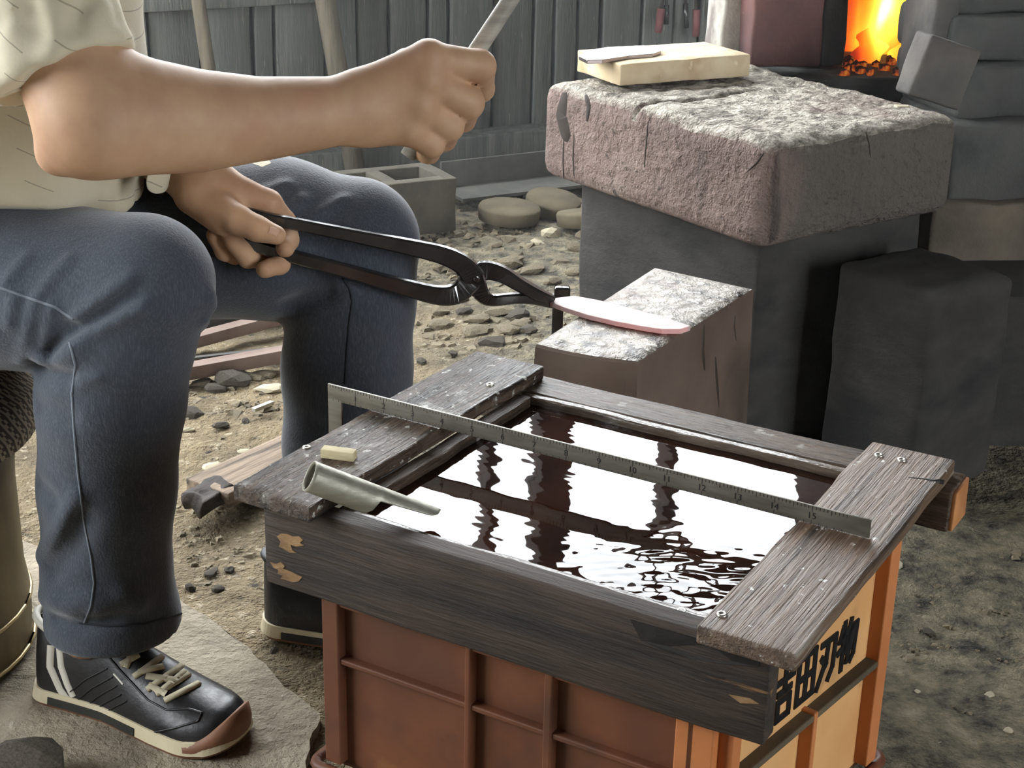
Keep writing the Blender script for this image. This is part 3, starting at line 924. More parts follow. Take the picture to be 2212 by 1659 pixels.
# ------------------------------------------------------------------ the hearth stone, its base and the forge behind
def stone_material():
    n = NT('hearth_stone')
    v = n.coords()
    geo = n.t.nodes.new('ShaderNodeNewGeometry')
    sep = n.t.nodes.new('ShaderNodeSeparateXYZ')
    n.l(geo.outputs['True Normal'], sep.inputs[0])
    side = n.ramp(n.noise(6, 7, 0.65, v), [(0.3, C(112, 96, 90)), (0.55, C(142, 122, 114)), (0.75, C(160, 144, 134))])
    side = n.mix(n.step(n.noise(9, 4, 0.5, n.coords((3, 3, 0.35))), 0.62, 0.72), side, C(88, 78, 73))
    ob = n.t.nodes.new('ShaderNodeSeparateXYZ')
    n.l(n.co.outputs['Object'], ob.inputs[0])
    # the sides turn greyer away from the left flank, with a noisy edge
    soot = n.step(n.math('ADD', ob.outputs[0], n.math('MULTIPLY', n.math('SUBTRACT', n.noise(7, 5), 0.5), 0.12)), -0.175, -0.120)
    side = n.mix(n.math('MULTIPLY', soot, 0.85), side, C(96, 92, 85))
    side = n.mix(n.step(n.noise(80, 4, 0.6), 0.60, 0.72), side, C(84, 74, 68))
    top = n.ramp(n.noise(46, 9, 0.75, v), [(0.34, C(84, 78, 70)), (0.46, C(150, 142, 130)), (0.60, C(202, 194, 180))])
    top = n.mix(n.step(n.noise(5, 4, 0.6, v), 0.55, 0.72), top, C(132, 112, 104))
    up = n.step(n.math('ADD', sep.outputs[2], n.math('MULTIPLY', n.math('SUBTRACT', n.noise(40, 4), 0.5), 0.9)), 0.35, 0.75)
    n.set(Base_Color=n.mix(up, side, top), Roughness=0.9)
    n.bump(n.math('ADD', n.noise(20, 8, 0.7, v), n.math('MULTIPLY', n.noise(90, 5, 0.7, v), 0.5)), 1.0, 0.02)
    return n.m
M_STONE_SIDE = stone_material()
SY = math.radians(36)
SE1, SE2 = Vector((math.cos(SY), math.sin(SY), 0)), Vector((-math.sin(SY), math.cos(SY), 0))
def stone_fn(p):
    top = max(0.0, p.z / 0.0735)
    w = p + Vector((3.1, 1.7, 0.4))
    z = p.z + top * (0.006 * noise.noise(w * 9) + 0.004 * noise.noise(w * 28) + 0.0025 * noise.noise(w * 70))
    # a crack runs across the top, and the front edge is chipped
    g = math.exp(-((p.y - 0.02 + 0.012 * noise.noise(w * 14)) / 0.006) ** 2) * (1 if p.x < 0.03 else max(0, 1 - (p.x - 0.03) / 0.05))
    z -= 0.012 * g * (top > 0.8)
    return Vector((p.x + 0.003 * noise.noise(w * 7), p.y + 0.003 * noise.noise(w * 8), z))
hearth = rbox('hearth_stone', (0.3355, 2.3215, 0.4065), (0.192, 0.247, 0.0735), M_STONE_SIDE, None, SE1, r=0.024, n=(70, 90, 16), smooth=True, fn=stone_fn)
tag(hearth, 'massive rounded hearth stone with a dusty cracked top in front of the fire', 'stone')
bvs = bvh_of(hearth)
M_CRACK = mat('dark_crack', C(52, 44, 40), C(62, 54, 48), 10, rough=0.9, bump=0)
for pts, w in (([(1400, 262), (1398, 290), (1394, 330), (1392, 362)], 0.003), ([(1870, 285), (1877, 310), (1880, 340)], 0.003), ([(1220, 200), (1212, 250), (1222, 290), (1230, 300)], 0.030), ([(1265, 205), (1272, 230), (1268, 262)], 0.010), ([(1218, 300), (1216, 350), (1218, 390)], 0.004), ([(1240, 290), (1238, 340), (1240, 380)], 0.004), ([(1650, 330), (1635, 352), (1615, 370)], 0.003)):
    lay_strip('crack', bvs, seg_px(pts, 8), w, M_CRACK, hearth, 0.0005, 0.001, lambda t: 0.35 + 0.65 * math.sin(math.pi * min(1, max(0, t))) ** 0.6)
M_SOOT = mat('black_sooty_base', C(46, 44, 42), C(64, 62, 59), 6, (1, 1, 2), 0.9, bump=0.5, bscale=50, spots=[(C(34, 34, 34), 5, 0.5, 0.66)])
base = rbox('hearth_plinth', (0.352, 2.335, 0.166), (0.165, 0.200, 0.167), M_SOOT, None, SE1, r=0.006, n=(8, 8, 8), jit=0.004, js=14)
tag(base, 'dark sooty block plinth standing under the hearth stone', 'plinth')

# cream firebrick lying on the stone, iron piece on top of it
bc = [Z(1238, 158, 0.484), Z(1345, 189, 0.484), Z(1626, 166, 0.484)]
e = (bc[2] - bc[1]); g = (bc[0] - bc[1])
ctr = bc[1] + e / 2 + g / 2
fb = rbox('firebrick', ctr + UP * 0.0185, (e.length / 2, g.length / 2, 0.0165), M_BRICK, None, e, r=0.0025, n=(8, 5, 2), jit=0.0014, js=30)
tag(fb, 'cream coloured firebrick lying on the hearth stone', 'brick')
M_GLOSSIRON = mat('polished_dark_iron', C(150, 136, 136), C(176, 166, 164), 20, rough=0.25, rough2=0.35, bump=0.03, metal=0.9)
def iron_piece():
    zt = 0.5195
    px = [(1250, 122), (1268, 110), (1310, 103), (1390, 99), (1422, 104), (1428, 111), (1410, 117), (1360, 121), (1300, 130), (1268, 131)]
    P = [Z(a, b, zt + 0.004) for a, b in px]
    m = len(P)
    V = [(p.x, p.y, zt - 0.001) for p in P] + [(p.x, p.y, zt + 0.005) for p in P]
    o = mobj('iron_offcut', V, [tuple(range(m)), tuple(range(2 * m - 1, m - 1, -1))] + [(k, (k + 1) % m, m + (k + 1) % m, m + k) for k in range(m)], M_GLOSSIRON)
    bm = bmesh.new(); bm.from_mesh(o.data); bmesh.ops.recalc_face_normals(bm, faces=bm.faces[:]); bm.to_mesh(o.data); bm.free()
    bevel(o, 0.001, 2)
    tag(o, 'shiny dark iron offcut lying on the cream firebrick', 'iron')
iron_piece()

# the forge: standing firebricks round the fire mouth, block wall beside it
FY = math.radians(10)
FE = Vector((math.cos(FY), math.sin(FY), 0))
FN = Vector((math.sin(FY), -math.cos(FY), 0))      # outward, towards the smith's side
forge = thing('forge', 'brick forge with a glowing fire mouth behind the hearth stone', 'forge', Z(1880, 180, 0.0) * 0 + Vector((0.62, 2.75, 0)))
def fbrick(name, px0, px1, pyb, ybase, h, depth, m, seed, zb=0.48, lean=0.0):
    """a standing block whose front lower edge runs between two picture columns at depth ybase"""
    a = Y(px0, pyb, ybase); b = Y(px1, pyb, ybase)
    w = (b.x - a.x) / math.cos(FY)
    c = Vector(((a.x + b.x) / 2, ybase, zb + h / 2)) - FN * depth / 2
    up = (UP + FE * lean).normalized()
    return rbox(name, c, (w / 2, depth / 2, h / 2), m, forge, FE, up, r=0.006, n=(4, 4, 6), jit=0.004, js=18, seed=seed)
# 1: left jamb, dark red brick in front of a pale slab
fbrick('brick', 1618, 1772, 150, 2.56, 0.230, 0.075, M_REDBRICK, 1, 0.482, 0.12)
fbrick('pale_slab', 1556, 1640, 120, 2.62, 0.260, 0.10, mat('pale_lime_slab', C(150, 146, 138), C(184, 180, 170), 9, rough=0.95, bump=0.5, bscale=60, spots=[(C(120, 112, 106), 8, 0.55, 0.7)]), 2, 0.475, 0.16)
fbrick('brick', 1770, 1822, 150, 2.66, 0.230, 0.20, M_GREYBRICK, 3, 0.470, 0.06)
# 2: right jamb
fbrick('brick', 1992, 2008, 130, 2.49, 0.240, 0.060, M_REDBRICK, 4, 0.475, 0.10)
fbrick('brick', 2004, 2064, 130, 2.45, 0.235, 0.114, M_GREYBRICK, 5, 0.475, 0.04)
# firebox shell
rbox('firebox_floor', Vector((0.60, 2.78, 0.43)), (0.22, 0.20, 0.035), M_SOOT, forge, FE, r=0.006, n=(4, 4, 1), jit=0.004)
rbox('firebox_back', Vector((0.66, 2.98, 0.62)), (0.24, 0.02, 0.20), M_GREYBRICK, forge, FE, r=0.006, n=(4, 1, 4), jit=0.003)
rbox('firebox_side', Vector((0.44, 2.83, 0.62)), (0.02, 0.15, 0.20), M_GREYBRICK, forge, FE, r=0.006, n=(1, 4, 4), jit=0.003)
rbox('firebox_side', Vector((0.80, 2.80, 0.62)), (0.02, 0.17, 0.20), M_GREYBRICK, forge, FE, r=0.006, n=(1, 4, 4), jit=0.003)
rbox('hood', Vector((0.86, 2.80, 1.30)), (0.24, 0.20, 0.56), M_SOOT, forge, FE, r=0.02, n=(4, 4, 6), jit=0.008)
rbox('flue', Vector((0.90, 2.84, 2.30)), (0.16, 0.14, 0.44), M_SOOT, forge, FE, r=0.02, n=(2, 2, 4), jit=0.006)
rbox('forge_foot', Vector((0.66, 2.84, 0.20)), (0.26, 0.18, 0.20), M_SOOT, forge, FE, r=0.01, n=(4, 4, 4), jit=0.006)
# the fire: bed of coals, hot wall of flame and flame tongues
def fire():
    n = NT('forge_fire')
    sep = n.t.nodes.new('ShaderNodeSeparateXYZ')
    n.l(n.co.outputs['Object'], sep.inputs[0])
    wob = n.math('MULTIPLY', n.math('SUBTRACT', n.noise(9, 2, 0.5, n.coords((1.6, 1, 0.5))), 0.5), 0.10)
    dx = n.math('ADD', sep.outputs[0], wob)
    dz = n.math('MULTIPLY', n.math('SUBTRACT', sep.outputs[2], 0.02), 0.45)
    d = n.math('POWER', n.math('ADD', n.math('MULTIPLY', dx, dx), n.math('MULTIPLY', dz, dz)), 0.5)
    col = n.ramp(n.math('MULTIPLY', d, 12.0), [(0.0, (1.0, 0.80, 0.34)), (0.22, (1.0, 0.62, 0.06)), (0.48, (1.0, 0.24, 0.01)), (0.80, (0.80, 0.055, 0.005)), (1.0, (0.35, 0.015, 0.003))])
    st = n.ramp(n.math('MULTIPLY', d, 12.0), [(0.0, (1, 1, 1)), (0.25, (0.5, 0.5, 0.5)), (0.6, (0.22, 0.22, 0.22)), (1.0, (0.08, 0.08, 0.08))])
    n.set(Base_Color=C(20, 10, 6), Roughness=1.0)
    n.l(col, n.p.inputs['Emission Color'])
    n.l(n.math('MULTIPLY', st, 6.0), n.p.inputs['Emission Strength'])
    root = thing('fire', 'yellow and orange fire burning in the forge mouth', 'fire', (0.615, 2.80, 0.465))
    def tongue(name, loc, r, h, seed):
        V, Fc = [], []
        K, N = 10, 10
        for i in range(K + 1):
            t = i / K
            rad = r * (math.sin(math.pi * (0.18 + 0.82 * t)) ** 0.8) * (1 - 0.25 * t) + 0.0008
            off = Vector((noise.noise(Vector((seed, t * 3, 0))), noise.noise(Vector((seed, t * 3, 5))), 0)) * 0.03 * t
            for k in range(N):
                a = 2 * math.pi * k / N
                V.append(Vector((rad * math.cos(a), rad * 0.7 * math.sin(a), h * t)) + off)
        for i in range(K):
            for k in range(N):
                Fc.append((i * N + k, i * N + (k + 1) % N, (i + 1) * N + (k + 1) % N, (i + 1) * N + k))
        return V, Fc
    # one flame body per tongue, the colour follows the distance from the hottest spot
    cen = Vector((0.632, 2.78, 0.53))
    for k, (x, y, z, r, h) in enumerate(((0.632, 2.80, 0.47, 0.055, 0.26), (0.575, 2.82, 0.47, 0.05, 0.27), (0.68, 2.82, 0.47, 0.045, 0.24), (0.53, 2.84, 0.47, 0.04, 0.26), (0.60, 2.73, 0.462, 0.030, 0.06), (0.66, 2.72, 0.462, 0.028, 0.05))):
        V, Fc = tongue('flame', None, r, h, k * 3.7 + 1)
        V = [v + Vector((x, y, z)) - cen for v in V]
        mobj('flame', V, Fc, n.m, root, True, Matrix.Translation(cen))
    # glowing rear wall of the fire
    mobj('glowing_bed', [(-0.17, 0.10, -0.06), (0.15, 0.10, -0.06), (0.15, 0.14, 0.22), (-0.17, 0.14, 0.22), (-0.17, 0.13, -0.06), (0.15, 0.13, -0.06), (0.15, 0.17, 0.22), (-0.17, 0.17, 0.22)], [(0, 1, 2, 3), (7, 6, 5, 4), (0, 4, 5, 1), (1, 5, 6, 2), (2, 6, 7, 3), (3, 7, 4, 0)], n.m, root, False, Matrix.Translation(cen))
    nc = NT('glowing_coals')
    nc.set(Base_Color=C(30, 20, 16), Roughness=0.9)
    f = nc.noise(45, 5)
    nc.l(nc.ramp(f, [(0.50, (0.01, 0.002, 0.001)), (0.58, (0.7, 0.10, 0.01)), (0.70, (1.0, 0.42, 0.04))]), nc.p.inputs['Emission Color'])
    nc.p.inputs['Emission Strength'].default_value = 0.45
    for k in range(22):
        bm = bmesh.new()
        bmesh.ops.create_icosphere(bm, subdivisions=1, radius=random.uniform(0.007, 0.013))
        for v in bm.verts:
            v.co += noise.noise_vector(v.co * 70 + Vector((k, 0, 0))) * 0.006
        me = bpy.data.meshes.new('coal')
        bm.to_mesh(me)
        fin('coal', me, nc.m, root, False, Matrix.Translation(Vector((0.53 + 0.16 * random.random(), 2.58 + 0.14 * random.random(), 0.468 + 0.004 * random.random()))))
fire()
# tilted brick leaning beside the mouth
tb = rbox('leaning_brick', Vector((0.622, 2.352, 0.519)), (0.044, 0.028, 0.046), M_GREYBRICK, None, Vector((0.93, 0.18, -0.30)), Vector((0.28, 0.1, 0.95)), r=0.006, n=(5, 3, 5), jit=0.003, js=24, seed=9)
tag(tb, 'grey brick leaning on the hearth stone right of the fire', 'brick')
# stacked block wall to the right
wallb = thing('block_wall', 'stacked rough grey blocks beside the forge', 'block wall', (0.95, 2.4, 0))
def wblock(c, half, seed, m=M_BLOCK, yaw=14):
    rbox('block', c, half, m, wallb, Vector((math.cos(math.radians(yaw)), math.sin(math.radians(yaw)), 0)), r=0.010, n=(8, 4, 5), jit=0.006, js=13, seed=seed)
def wb(px, py0, py1, y, w, d, seed, yaw=14, m=M_BLOCK):
    a, b = Y(px, py0, y), Y(px, py1, y)
    ca, sa = math.cos(math.radians(yaw)), math.sin(math.radians(yaw))
    c = Vector((a.x, y, (a.z + b.z) / 2)) + Vector((ca, sa, 0)) * w / 2 + Vector((-sa, ca, 0)) * d / 2
    wblock(c, (w / 2, d / 2, (a.z - b.z) / 2), seed, m, yaw)
wb(2068, -120, 32, 2.46, 0.30, 0.16, 21)
wb(2062, 34, 138, 2.44, 0.30, 0.18, 22)
wb(2084, 146, 262, 2.40, 0.30, 0.22, 23)
wb(2062, 270, 470, 2.36, 0.40, 0.26, 24, 8)
wb(2015, 440, 660, 2.33, 0.42, 0.24, 25, 8, mat('brown_rough_block', C(88, 80, 70), C(116, 106, 92), 7, rough=0.95, bump=0.6, bscale=50))
wb(2040, 640, 1010, 2.16, 0.46, 0.30, 26, 4, M_SOOT)
# squat dark block with crumbled top beside the base
db = rbox('dark_block', Vector((0.565, 2.07, 0.148)), (0.085, 0.085, 0.150), M_SOOT, None, SE1, r=0.012, n=(8, 8, 8), jit=0.005, js=22)
tag(db, 'squat sooty block with a crumbled top beside the hearth plinth', 'block')

# ------------------------------------------------------------------ the smith
def skin_material():
    n = NT('skin')
    base = n.ramp(n.noise(18, 5, 0.6), [(0.32, C(182, 142, 114)), (0.55, C(196, 158, 126)), (0.72, C(204, 168, 136))])
    base = n.mix(n.step(n.noise(7, 3), 0.55, 0.75), base, C(186, 136, 112))
    n.set(Base_Color=base, Roughness=0.55)
    n.p.inputs['Specular IOR Level'].default_value = 0.35
    n.bump(n.noise(160, 4, 0.6), 0.12, 0.001)
    return n.m
M_SKIN = skin_material()
def denim_material():
    n = NT('blue_denim')
    v = n.coords()
    base = n.ramp(n.noise(5, 5, 0.6, v), [(0.3, C(47, 54, 65)), (0.6, C(61, 69, 81)), (0.8, C(77, 87, 100))])
    slub = n.noise(800, 2, 0.5, n.coords((1, 1, 0.12)))
    base = n.mix(n.math('MULTIPLY', n.step(slub, 0.45, 0.75), 0.35), base, C(106, 114, 125))
    n.set(Base_Color=base, Roughness=0.85)
    n.p.inputs['Sheen Weight'].default_value = 0.35
    n.p.inputs['Sheen Roughness'].default_value = 0.5
    n.bump(n.math('ADD', n.noise(450, 2, 0.5, v), n.math('MULTIPLY', n.noise(26, 4, 0.6, v), 0.6)), 0.35, 0.002)
    return n.m
M_DENIM = denim_material()
def shirt_material():
    n = NT('cream_shirt_cloth')
    v = n.coords()
    base = n.ramp(n.noise(10, 4, 0.5, v), [(0.3, C(206, 197, 170)), (0.7, C(222, 214, 190))])
    # sparse short slanting dashes woven into the cloth
    rv = n.coords((1, 1, 1), (0.0, math.radians(-38), 0.0))
    sep = n.t.nodes.new('ShaderNodeSeparateXYZ')
    n.l(rv, sep.inputs[0])
    row = n.math('MULTIPLY', sep.outputs[2], 46.0)
    rid = n.math('FLOOR', row)
    inrow = n.math('LESS_THAN', n.math('FRACT', row), 0.05)
    colm = n.math('ADD', n.math('MULTIPLY', sep.outputs[0], 17.0), n.math('MULTIPLY', rid, 0.37))
    dash = n.math('LESS_THAN', n.math('FRACT', colm), 0.42)
    base = n.mix(n.math('MULTIPLY', n.math('MULTIPLY', inrow, dash), 0.55), base, C(120, 112, 92))
    n.set(Base_Color=base, Roughness=0.85)
    n.p.inputs['Sheen Weight'].default_value = 0.2
    n.bump(n.math('ADD', n.noise(300, 2, 0.5, v), n.noise(18, 4, 0.5, v)), 0.15, 0.002)
    return n.m
M_SHIRT = shirt_material()
smith = thing('person', 'seated smith in a cream shirt and blue jeans holding tongs and a hammer', 'person', (-0.56, 1.55, 0.0))

# joints
S_R, E_R = Vector((-0.465, 1.30, 0.94)), Y(206, 257, 1.20)
S_L, E_L = Vector((-0.50, 1.80, 0.93)), Vector((-0.545, 1.72, 0.63))
FA_R = [(E_R, 0.0415), (Y(300, 251, 1.225), 0.0465), (Y(420, 261, 1.25), 0.0415), (Y(560, 257, 1.28), 0.0345), (Y(680, 245, 1.305), 0.0305), (Y(770, 236, 1.325), 0.0275)]
W_L = Y(438, 392, 1.555)
def arm_right(P):
    d = f_chain(P, [S_R, (S_R + E_R) / 2, E_R], [0.056, 0.050, 0.0415])
    d = smin(d, f_chain(P, [p for p, r in FA_R], [r for p, r in FA_R]), 0.02)
    d = smin(d, f_seg(P, Y(190, 275, 1.195), Y(118, 338, 1.195), 0.036, 0.0125), 0.02)
    # back of the hand
    h = f_seg(P, Y(785, 196, 1.325), Y(925, 128, 1.338), 0.018, 0.0165)
    for a, b, ra, rb in ((Y(790, 215, 1.323), Y(925, 172, 1.333), 0.018, 0.0160), (Y(790, 245, 1.323), Y(908, 226, 1.331), 0.018, 0.0155), (Y(790, 270, 1.326), Y(882, 278, 1.332), 0.017, 0.0150), (Y(800, 215, 1.345), Y(900, 190, 1.362), 0.018, 0.017), (Y(810, 268, 1.345), Y(885, 272, 1.358), 0.016, 0.015)):
        h = smin(h, f_seg(P, a, b, ra, rb), 0.014)
    d = smin(d, h, 0.016)
    # four fingers closed round the handle, then the thumb
    fingers = (
        ([Y(928, 128, 1.338), Y(1036, 143, 1.356), Y(1040, 192, 1.388), Y(995, 205, 1.408)], [0.0150, 0.0140, 0.0115, 0.0090]),
        ([Y(925, 176, 1.332), Y(1012, 222, 1.350), Y(1000, 258, 1.384), Y(955, 255, 1.402)], [0.0148, 0.0138, 0.0112, 0.0090]),
        ([Y(908, 230, 1.331), Y(970, 272, 1.347), Y(960, 300, 1.378), Y(918, 294, 1.394)], [0.0140, 0.0130, 0.0108, 0.0086]),
        ([Y(884, 282, 1.331), Y(932, 312, 1.343), Y(926, 330, 1.368), Y(890, 322, 1.384)], [0.0125, 0.0115, 0.0098, 0.0080]),
        ([Y(800, 200, 1.350), Y(880, 140, 1.385), Y(950, 125, 1.400), Y(1000, 140, 1.410)], [0.0170, 0.0140, 0.0125, 0.0095]))
    f = None
    for pts, rr in fingers:
        e = f_chain(P, pts, rr, 0.004)
        f = e if f is None else smin(f, e, 0.0014)
    # knuckles
    for kx, ky, yy, r in ((926, 124, 1.332, 0.0155), (922, 172, 1.326, 0.0150), (905, 226, 1.325, 0.0142), (884, 276, 1.327, 0.013)):
        c_ = Y(kx, ky, yy)
        f = smin(f, f_seg(P, c_, c_, r, r), 0.006)
    return smin(d, f, 0.0032)
def arm_left(P):
    d = f_chain(P, [S_L, (S_L + E_L) / 2, E_L], [0.055, 0.050, 0.043])
    d = smin(d, f_chain(P, [E_L, E_L.lerp(W_L, 0.35), E_L.lerp(W_L, 0.75), W_L], [0.044, 0.043, 0.033, 0.028]), 0.02)
    h = None
    for a, b, ra, rb in ((Y(452, 392, 1.550), Y(580, 440, 1.554), 0.0215, 0.0138), (Y(448, 405, 1.555), Y(556, 466, 1.566), 0.019, 0.0135), (Y(440, 415, 1.562), Y(520, 488, 1.576), 0.018, 0.013), (Y(430, 425, 1.566), Y(482, 496, 1.580), 0.017, 0.012), (Y(422, 420, 1.535), Y(482, 468, 1.525), 0.0215, 0.0190)):
        e = f_seg(P, a, b, ra, rb)
        h = e if h is None else smin(h, e, 0.014)
    d = smin(d, h, 0.016)
    fingers = (
        ([Y(470, 452, 1.525), Y(512, 474, 1.512), Y(556, 494, 1.506), Y(597, 508, 1.503)], [0.0185, 0.0148, 0.0128, 0.0098]),
        ([Y(580, 438, 1.556), Y(614, 480, 1.568), Y(622, 518, 1.550), Y(616, 536, 1.532)], [0.0135, 0.0122, 0.0112, 0.0098]),
        ([Y(556, 468, 1.566), Y(606, 540, 1.575), Y(604, 570, 1.550), Y(572, 582, 1.530)], [0.0130, 0.0115, 0.0108, 0.0092]),
        ([Y(520, 490, 1.576), Y(562, 556, 1.572), Y(536, 556, 1.545), Y(500, 516, 1.528)], [0.0130, 0.0116, 0.0110, 0.0096]),
        ([Y(482, 498, 1.580), Y(512, 552, 1.574), Y(486, 542, 1.550), Y(464, 508, 1.536)], [0.0120, 0.0108, 0.0102, 0.0090]))
    f = None
    for pts, rr in fingers:
        e = f_chain(P, pts, rr, 0.004)
        f = e if f is None else smin(f, e, 0.0025)
    return smin(d, f, 0.0045)
NECK, HEAD = Vector((-0.47, 1.55, 1.06)), Vector((-0.40, 1.545, 1.21))
def trunk(P):
    d = f_chain(P, [(-0.62, 1.55, 0.44), (-0.58, 1.55, 0.70), (-0.53, 1.55, 0.92)], [0.13, 0.135, 0.13])
    d = smin(d, f_seg(P, (-0.49, 1.36, 0.96), (-0.50, 1.74, 0.96), 0.06, 0.06), 0.06)
    d = smin(d, f_seg(P, NECK, HEAD, 0.058, 0.060), 0.03)
    d = smin(d, f_seg(P, HEAD + Vector((-0.012, 0, 0.03)), HEAD + Vector((-0.002, 0, 0.045)), 0.085, 0.082), 0.03)
    d = smin(d, f_seg(P, HEAD + Vector((0.045, 0, -0.02)), HEAD + Vector((0.055, 0, -0.065)), 0.055, 0.035), 0.03)   # jaw
    d = smin(d, f_seg(P, HEAD + Vector((0.082, 0, 0.02)), HEAD + Vector((0.104, 0, -0.018)), 0.008, 0.014), 0.012)   # nose
    for s in (-1, 1):
        d = smin(d, f_seg(P, HEAD + Vector((0.0, s * 0.082, 0.02)), HEAD + Vector((0.0, s * 0.082, -0.02)), 0.012, 0.008), 0.006)   # ears
        e = HEAD + Vector((0.084, s * 0.032, 0.026))
        d = smax(d, -f_seg(P, e, e, 0.013, 0.013), 0.01)                # eye hollows
    d = smin(d, f_seg(P, HEAD + Vector((0.084, -0.022, -0.046)), HEAD + Vector((0.084, 0.022, -0.046)), 0.008, 0.008), 0.008)   # lips
    # legs inside the jeans
    d = smin(d, f_chain(P, [NEAR[0][0], NEAR[2][0], ANKLE_N], [0.06, 0.045, 0.028]), 0.02)
    d = smin(d, f_chain(P, [FAR[0][0], FAR[2][0], ANKLE_F], [0.06, 0.045, 0.028]), 0.02)
    return d
# jeans: hip, thigh, knee, shin, hem
NEAR = [(Vector((-0.66, 1.475, 0.445)), 0.092), (Y(90, 615, 1.445), 0.082), (Y(312, 612, 1.410), 0.0635), (Y(262, 725, 1.415), 0.069), (Y(240, 860, 1.418), 0.0705), (Y(232, 1050, 1.420), 0.0665), (Y(231, 1230, 1.420), 0.0635), (Y(244, 1330, 1.420), 0.0665), (Y(250, 1410, 1.420), 0.0715)]
FAR = [(Vector((-0.64, 1.63, 0.445)), 0.092), (Y(600, 515, 1.655), 0.088), (Y(768, 522, 1.650), 0.0675), (Y(757, 640, 1.640), 0.0705), (Y(750, 800, 1.630), 0.071), (Y(747, 960, 1.615), 0.0685), (Y(745, 1150, 1.600), 0.066), (Y(742, 1300, 1.592), 0.066)]
HEM = 0.094
ANKLE_N, ANKLE_F = Vector((-0.436, 1.418, 0.085)), Vector((-0.232, 1.585, 0.085))
def fold_field(P, bvh, folds, gain):
    """folds given by their place on the cloth: (points, width, height)"""
    ax = [P[0].ravel(), P[1].ravel(), P[2].ravel()]
    tot = np.zeros([len(x) for x in ax], np.float32)
    for pts, w, amp in folds:
        H = [hit(bvh, a, b)[0] for a, b in seg_px(list(pts), 2)]
        H = [h for h in H if h is not None]
        if len(H) < 2:
            continue
        sl, sub = [], []
        for k in range(3):
            lo, hi = min(h[k] for h in H) - 3 * w, max(h[k] for h in H) + 3 * w
            a, b = np.searchsorted(ax[k], lo), np.searchsorted(ax[k], hi)
            sl.append(slice(a, b))
            sh = [1, 1, 1]
            sh[k] = -1
            sub.append(ax[k][a:b].reshape(sh))
        tot[tuple(sl)] += f_ridge(tuple(sub), H, w, amp * gain)
    return tot
def jeans_f(P, bvh=None):
    a = f_chain(P, [p for p, r in NEAR], [r for p, r in NEAR], 0.012)
    b = f_chain(P, [p for p, r in FAR], [r for p, r in FAR], 0.012)
    d = smin(a, b, 0.02)
    d = smin(d, f_seg(P, (-0.72, 1.50, 0.46), (-0.72, 1.61, 0.46), 0.11, 0.11), 0.05)
    if bvh is not None:
        d = d + fold_field(P, bvh, JEAN_FOLDS, 1.9)
    return smax(d, HEM - P[2] + 0 * P[0], 0.004)
JEAN_FOLDS = (
    (((160, 692), (215, 648), (282, 600)), 0.0055, 0.0048), (((150, 742), (225, 705), (310, 662)), 0.0060, 0.0048),
        (((155, 715), (230, 672), (290, 632)), 0.0065, -0.0050), (((110, 760), (155, 715)), 0.008, -0.010),
        (((80, 645), (118, 590), (150, 560)), 0.0045, 0.004), (((8, 618), (38, 575), (60, 555)), 0.0045, 0.004),
        (((78, 648), (66, 690), (46, 780)), 0.0045, 0.0045), (((112, 662), (104, 700), (98, 740)), 0.0045, 0.004),
        (((30, 640), (18, 700)), 0.005, 0.003),
        (((95, 770), (130, 760), (160, 745)), 0.012, 0.007), (((85, 800), (150, 815)), 0.008, -0.005),
        (((158, 832), (215, 812)), 0.005, 0.003), (((80, 880), (140, 900)), 0.012, -0.004),
        (((168, 1072), (130, 1140), (88, 1200)), 0.0075, 0.0055), (((178, 1120), (150, 1190), (110, 1235)), 0.012, -0.0045),
        (((82, 1050), (110, 1080)), 0.010, -0.004), (((95, 1290), (150, 1310), (200, 1290)), 0.010, 0.0045),
        (((120, 1340), (175, 1355), (240, 1340)), 0.007, -0.004), (((210, 1310), (260, 1290), (300, 1300)), 0.010, 0.004),
        (((452, 640), (456, 660)), 0.008, 0.005), (((440, 690), (446, 705)), 0.006, 0.004),
        (((655, 430), (600, 470)), 0.005, 0.0045), (((745, 430), (650, 485)), 0.005, 0.0045), (((620, 400), (560, 420)), 0.006, 0.004),
        (((720, 590), (758, 630)), 0.006, 0.004), (((625, 660), (700, 640)), 0.010, -0.005))
V, Q = surfnet(jeans_f, (-0.86, 1.30, 0.05), (-0.05, 1.78, 0.60), 0.009)
coarse = BVHTree.FromPolygons([Vector(v) for v in V], Q.tolist())
V, Q = surfnet(lambda P: jeans_f(P, coarse), (-0.86, 1.30, 0.05), (-0.05, 1.78, 0.60), 0.0042)
V = relax(V, Q, 1, 0.4)
jeans = mobj('jeans', V, Q, M_DENIM, smith, True)
jeans['label'] = 'faded blue denim jeans'

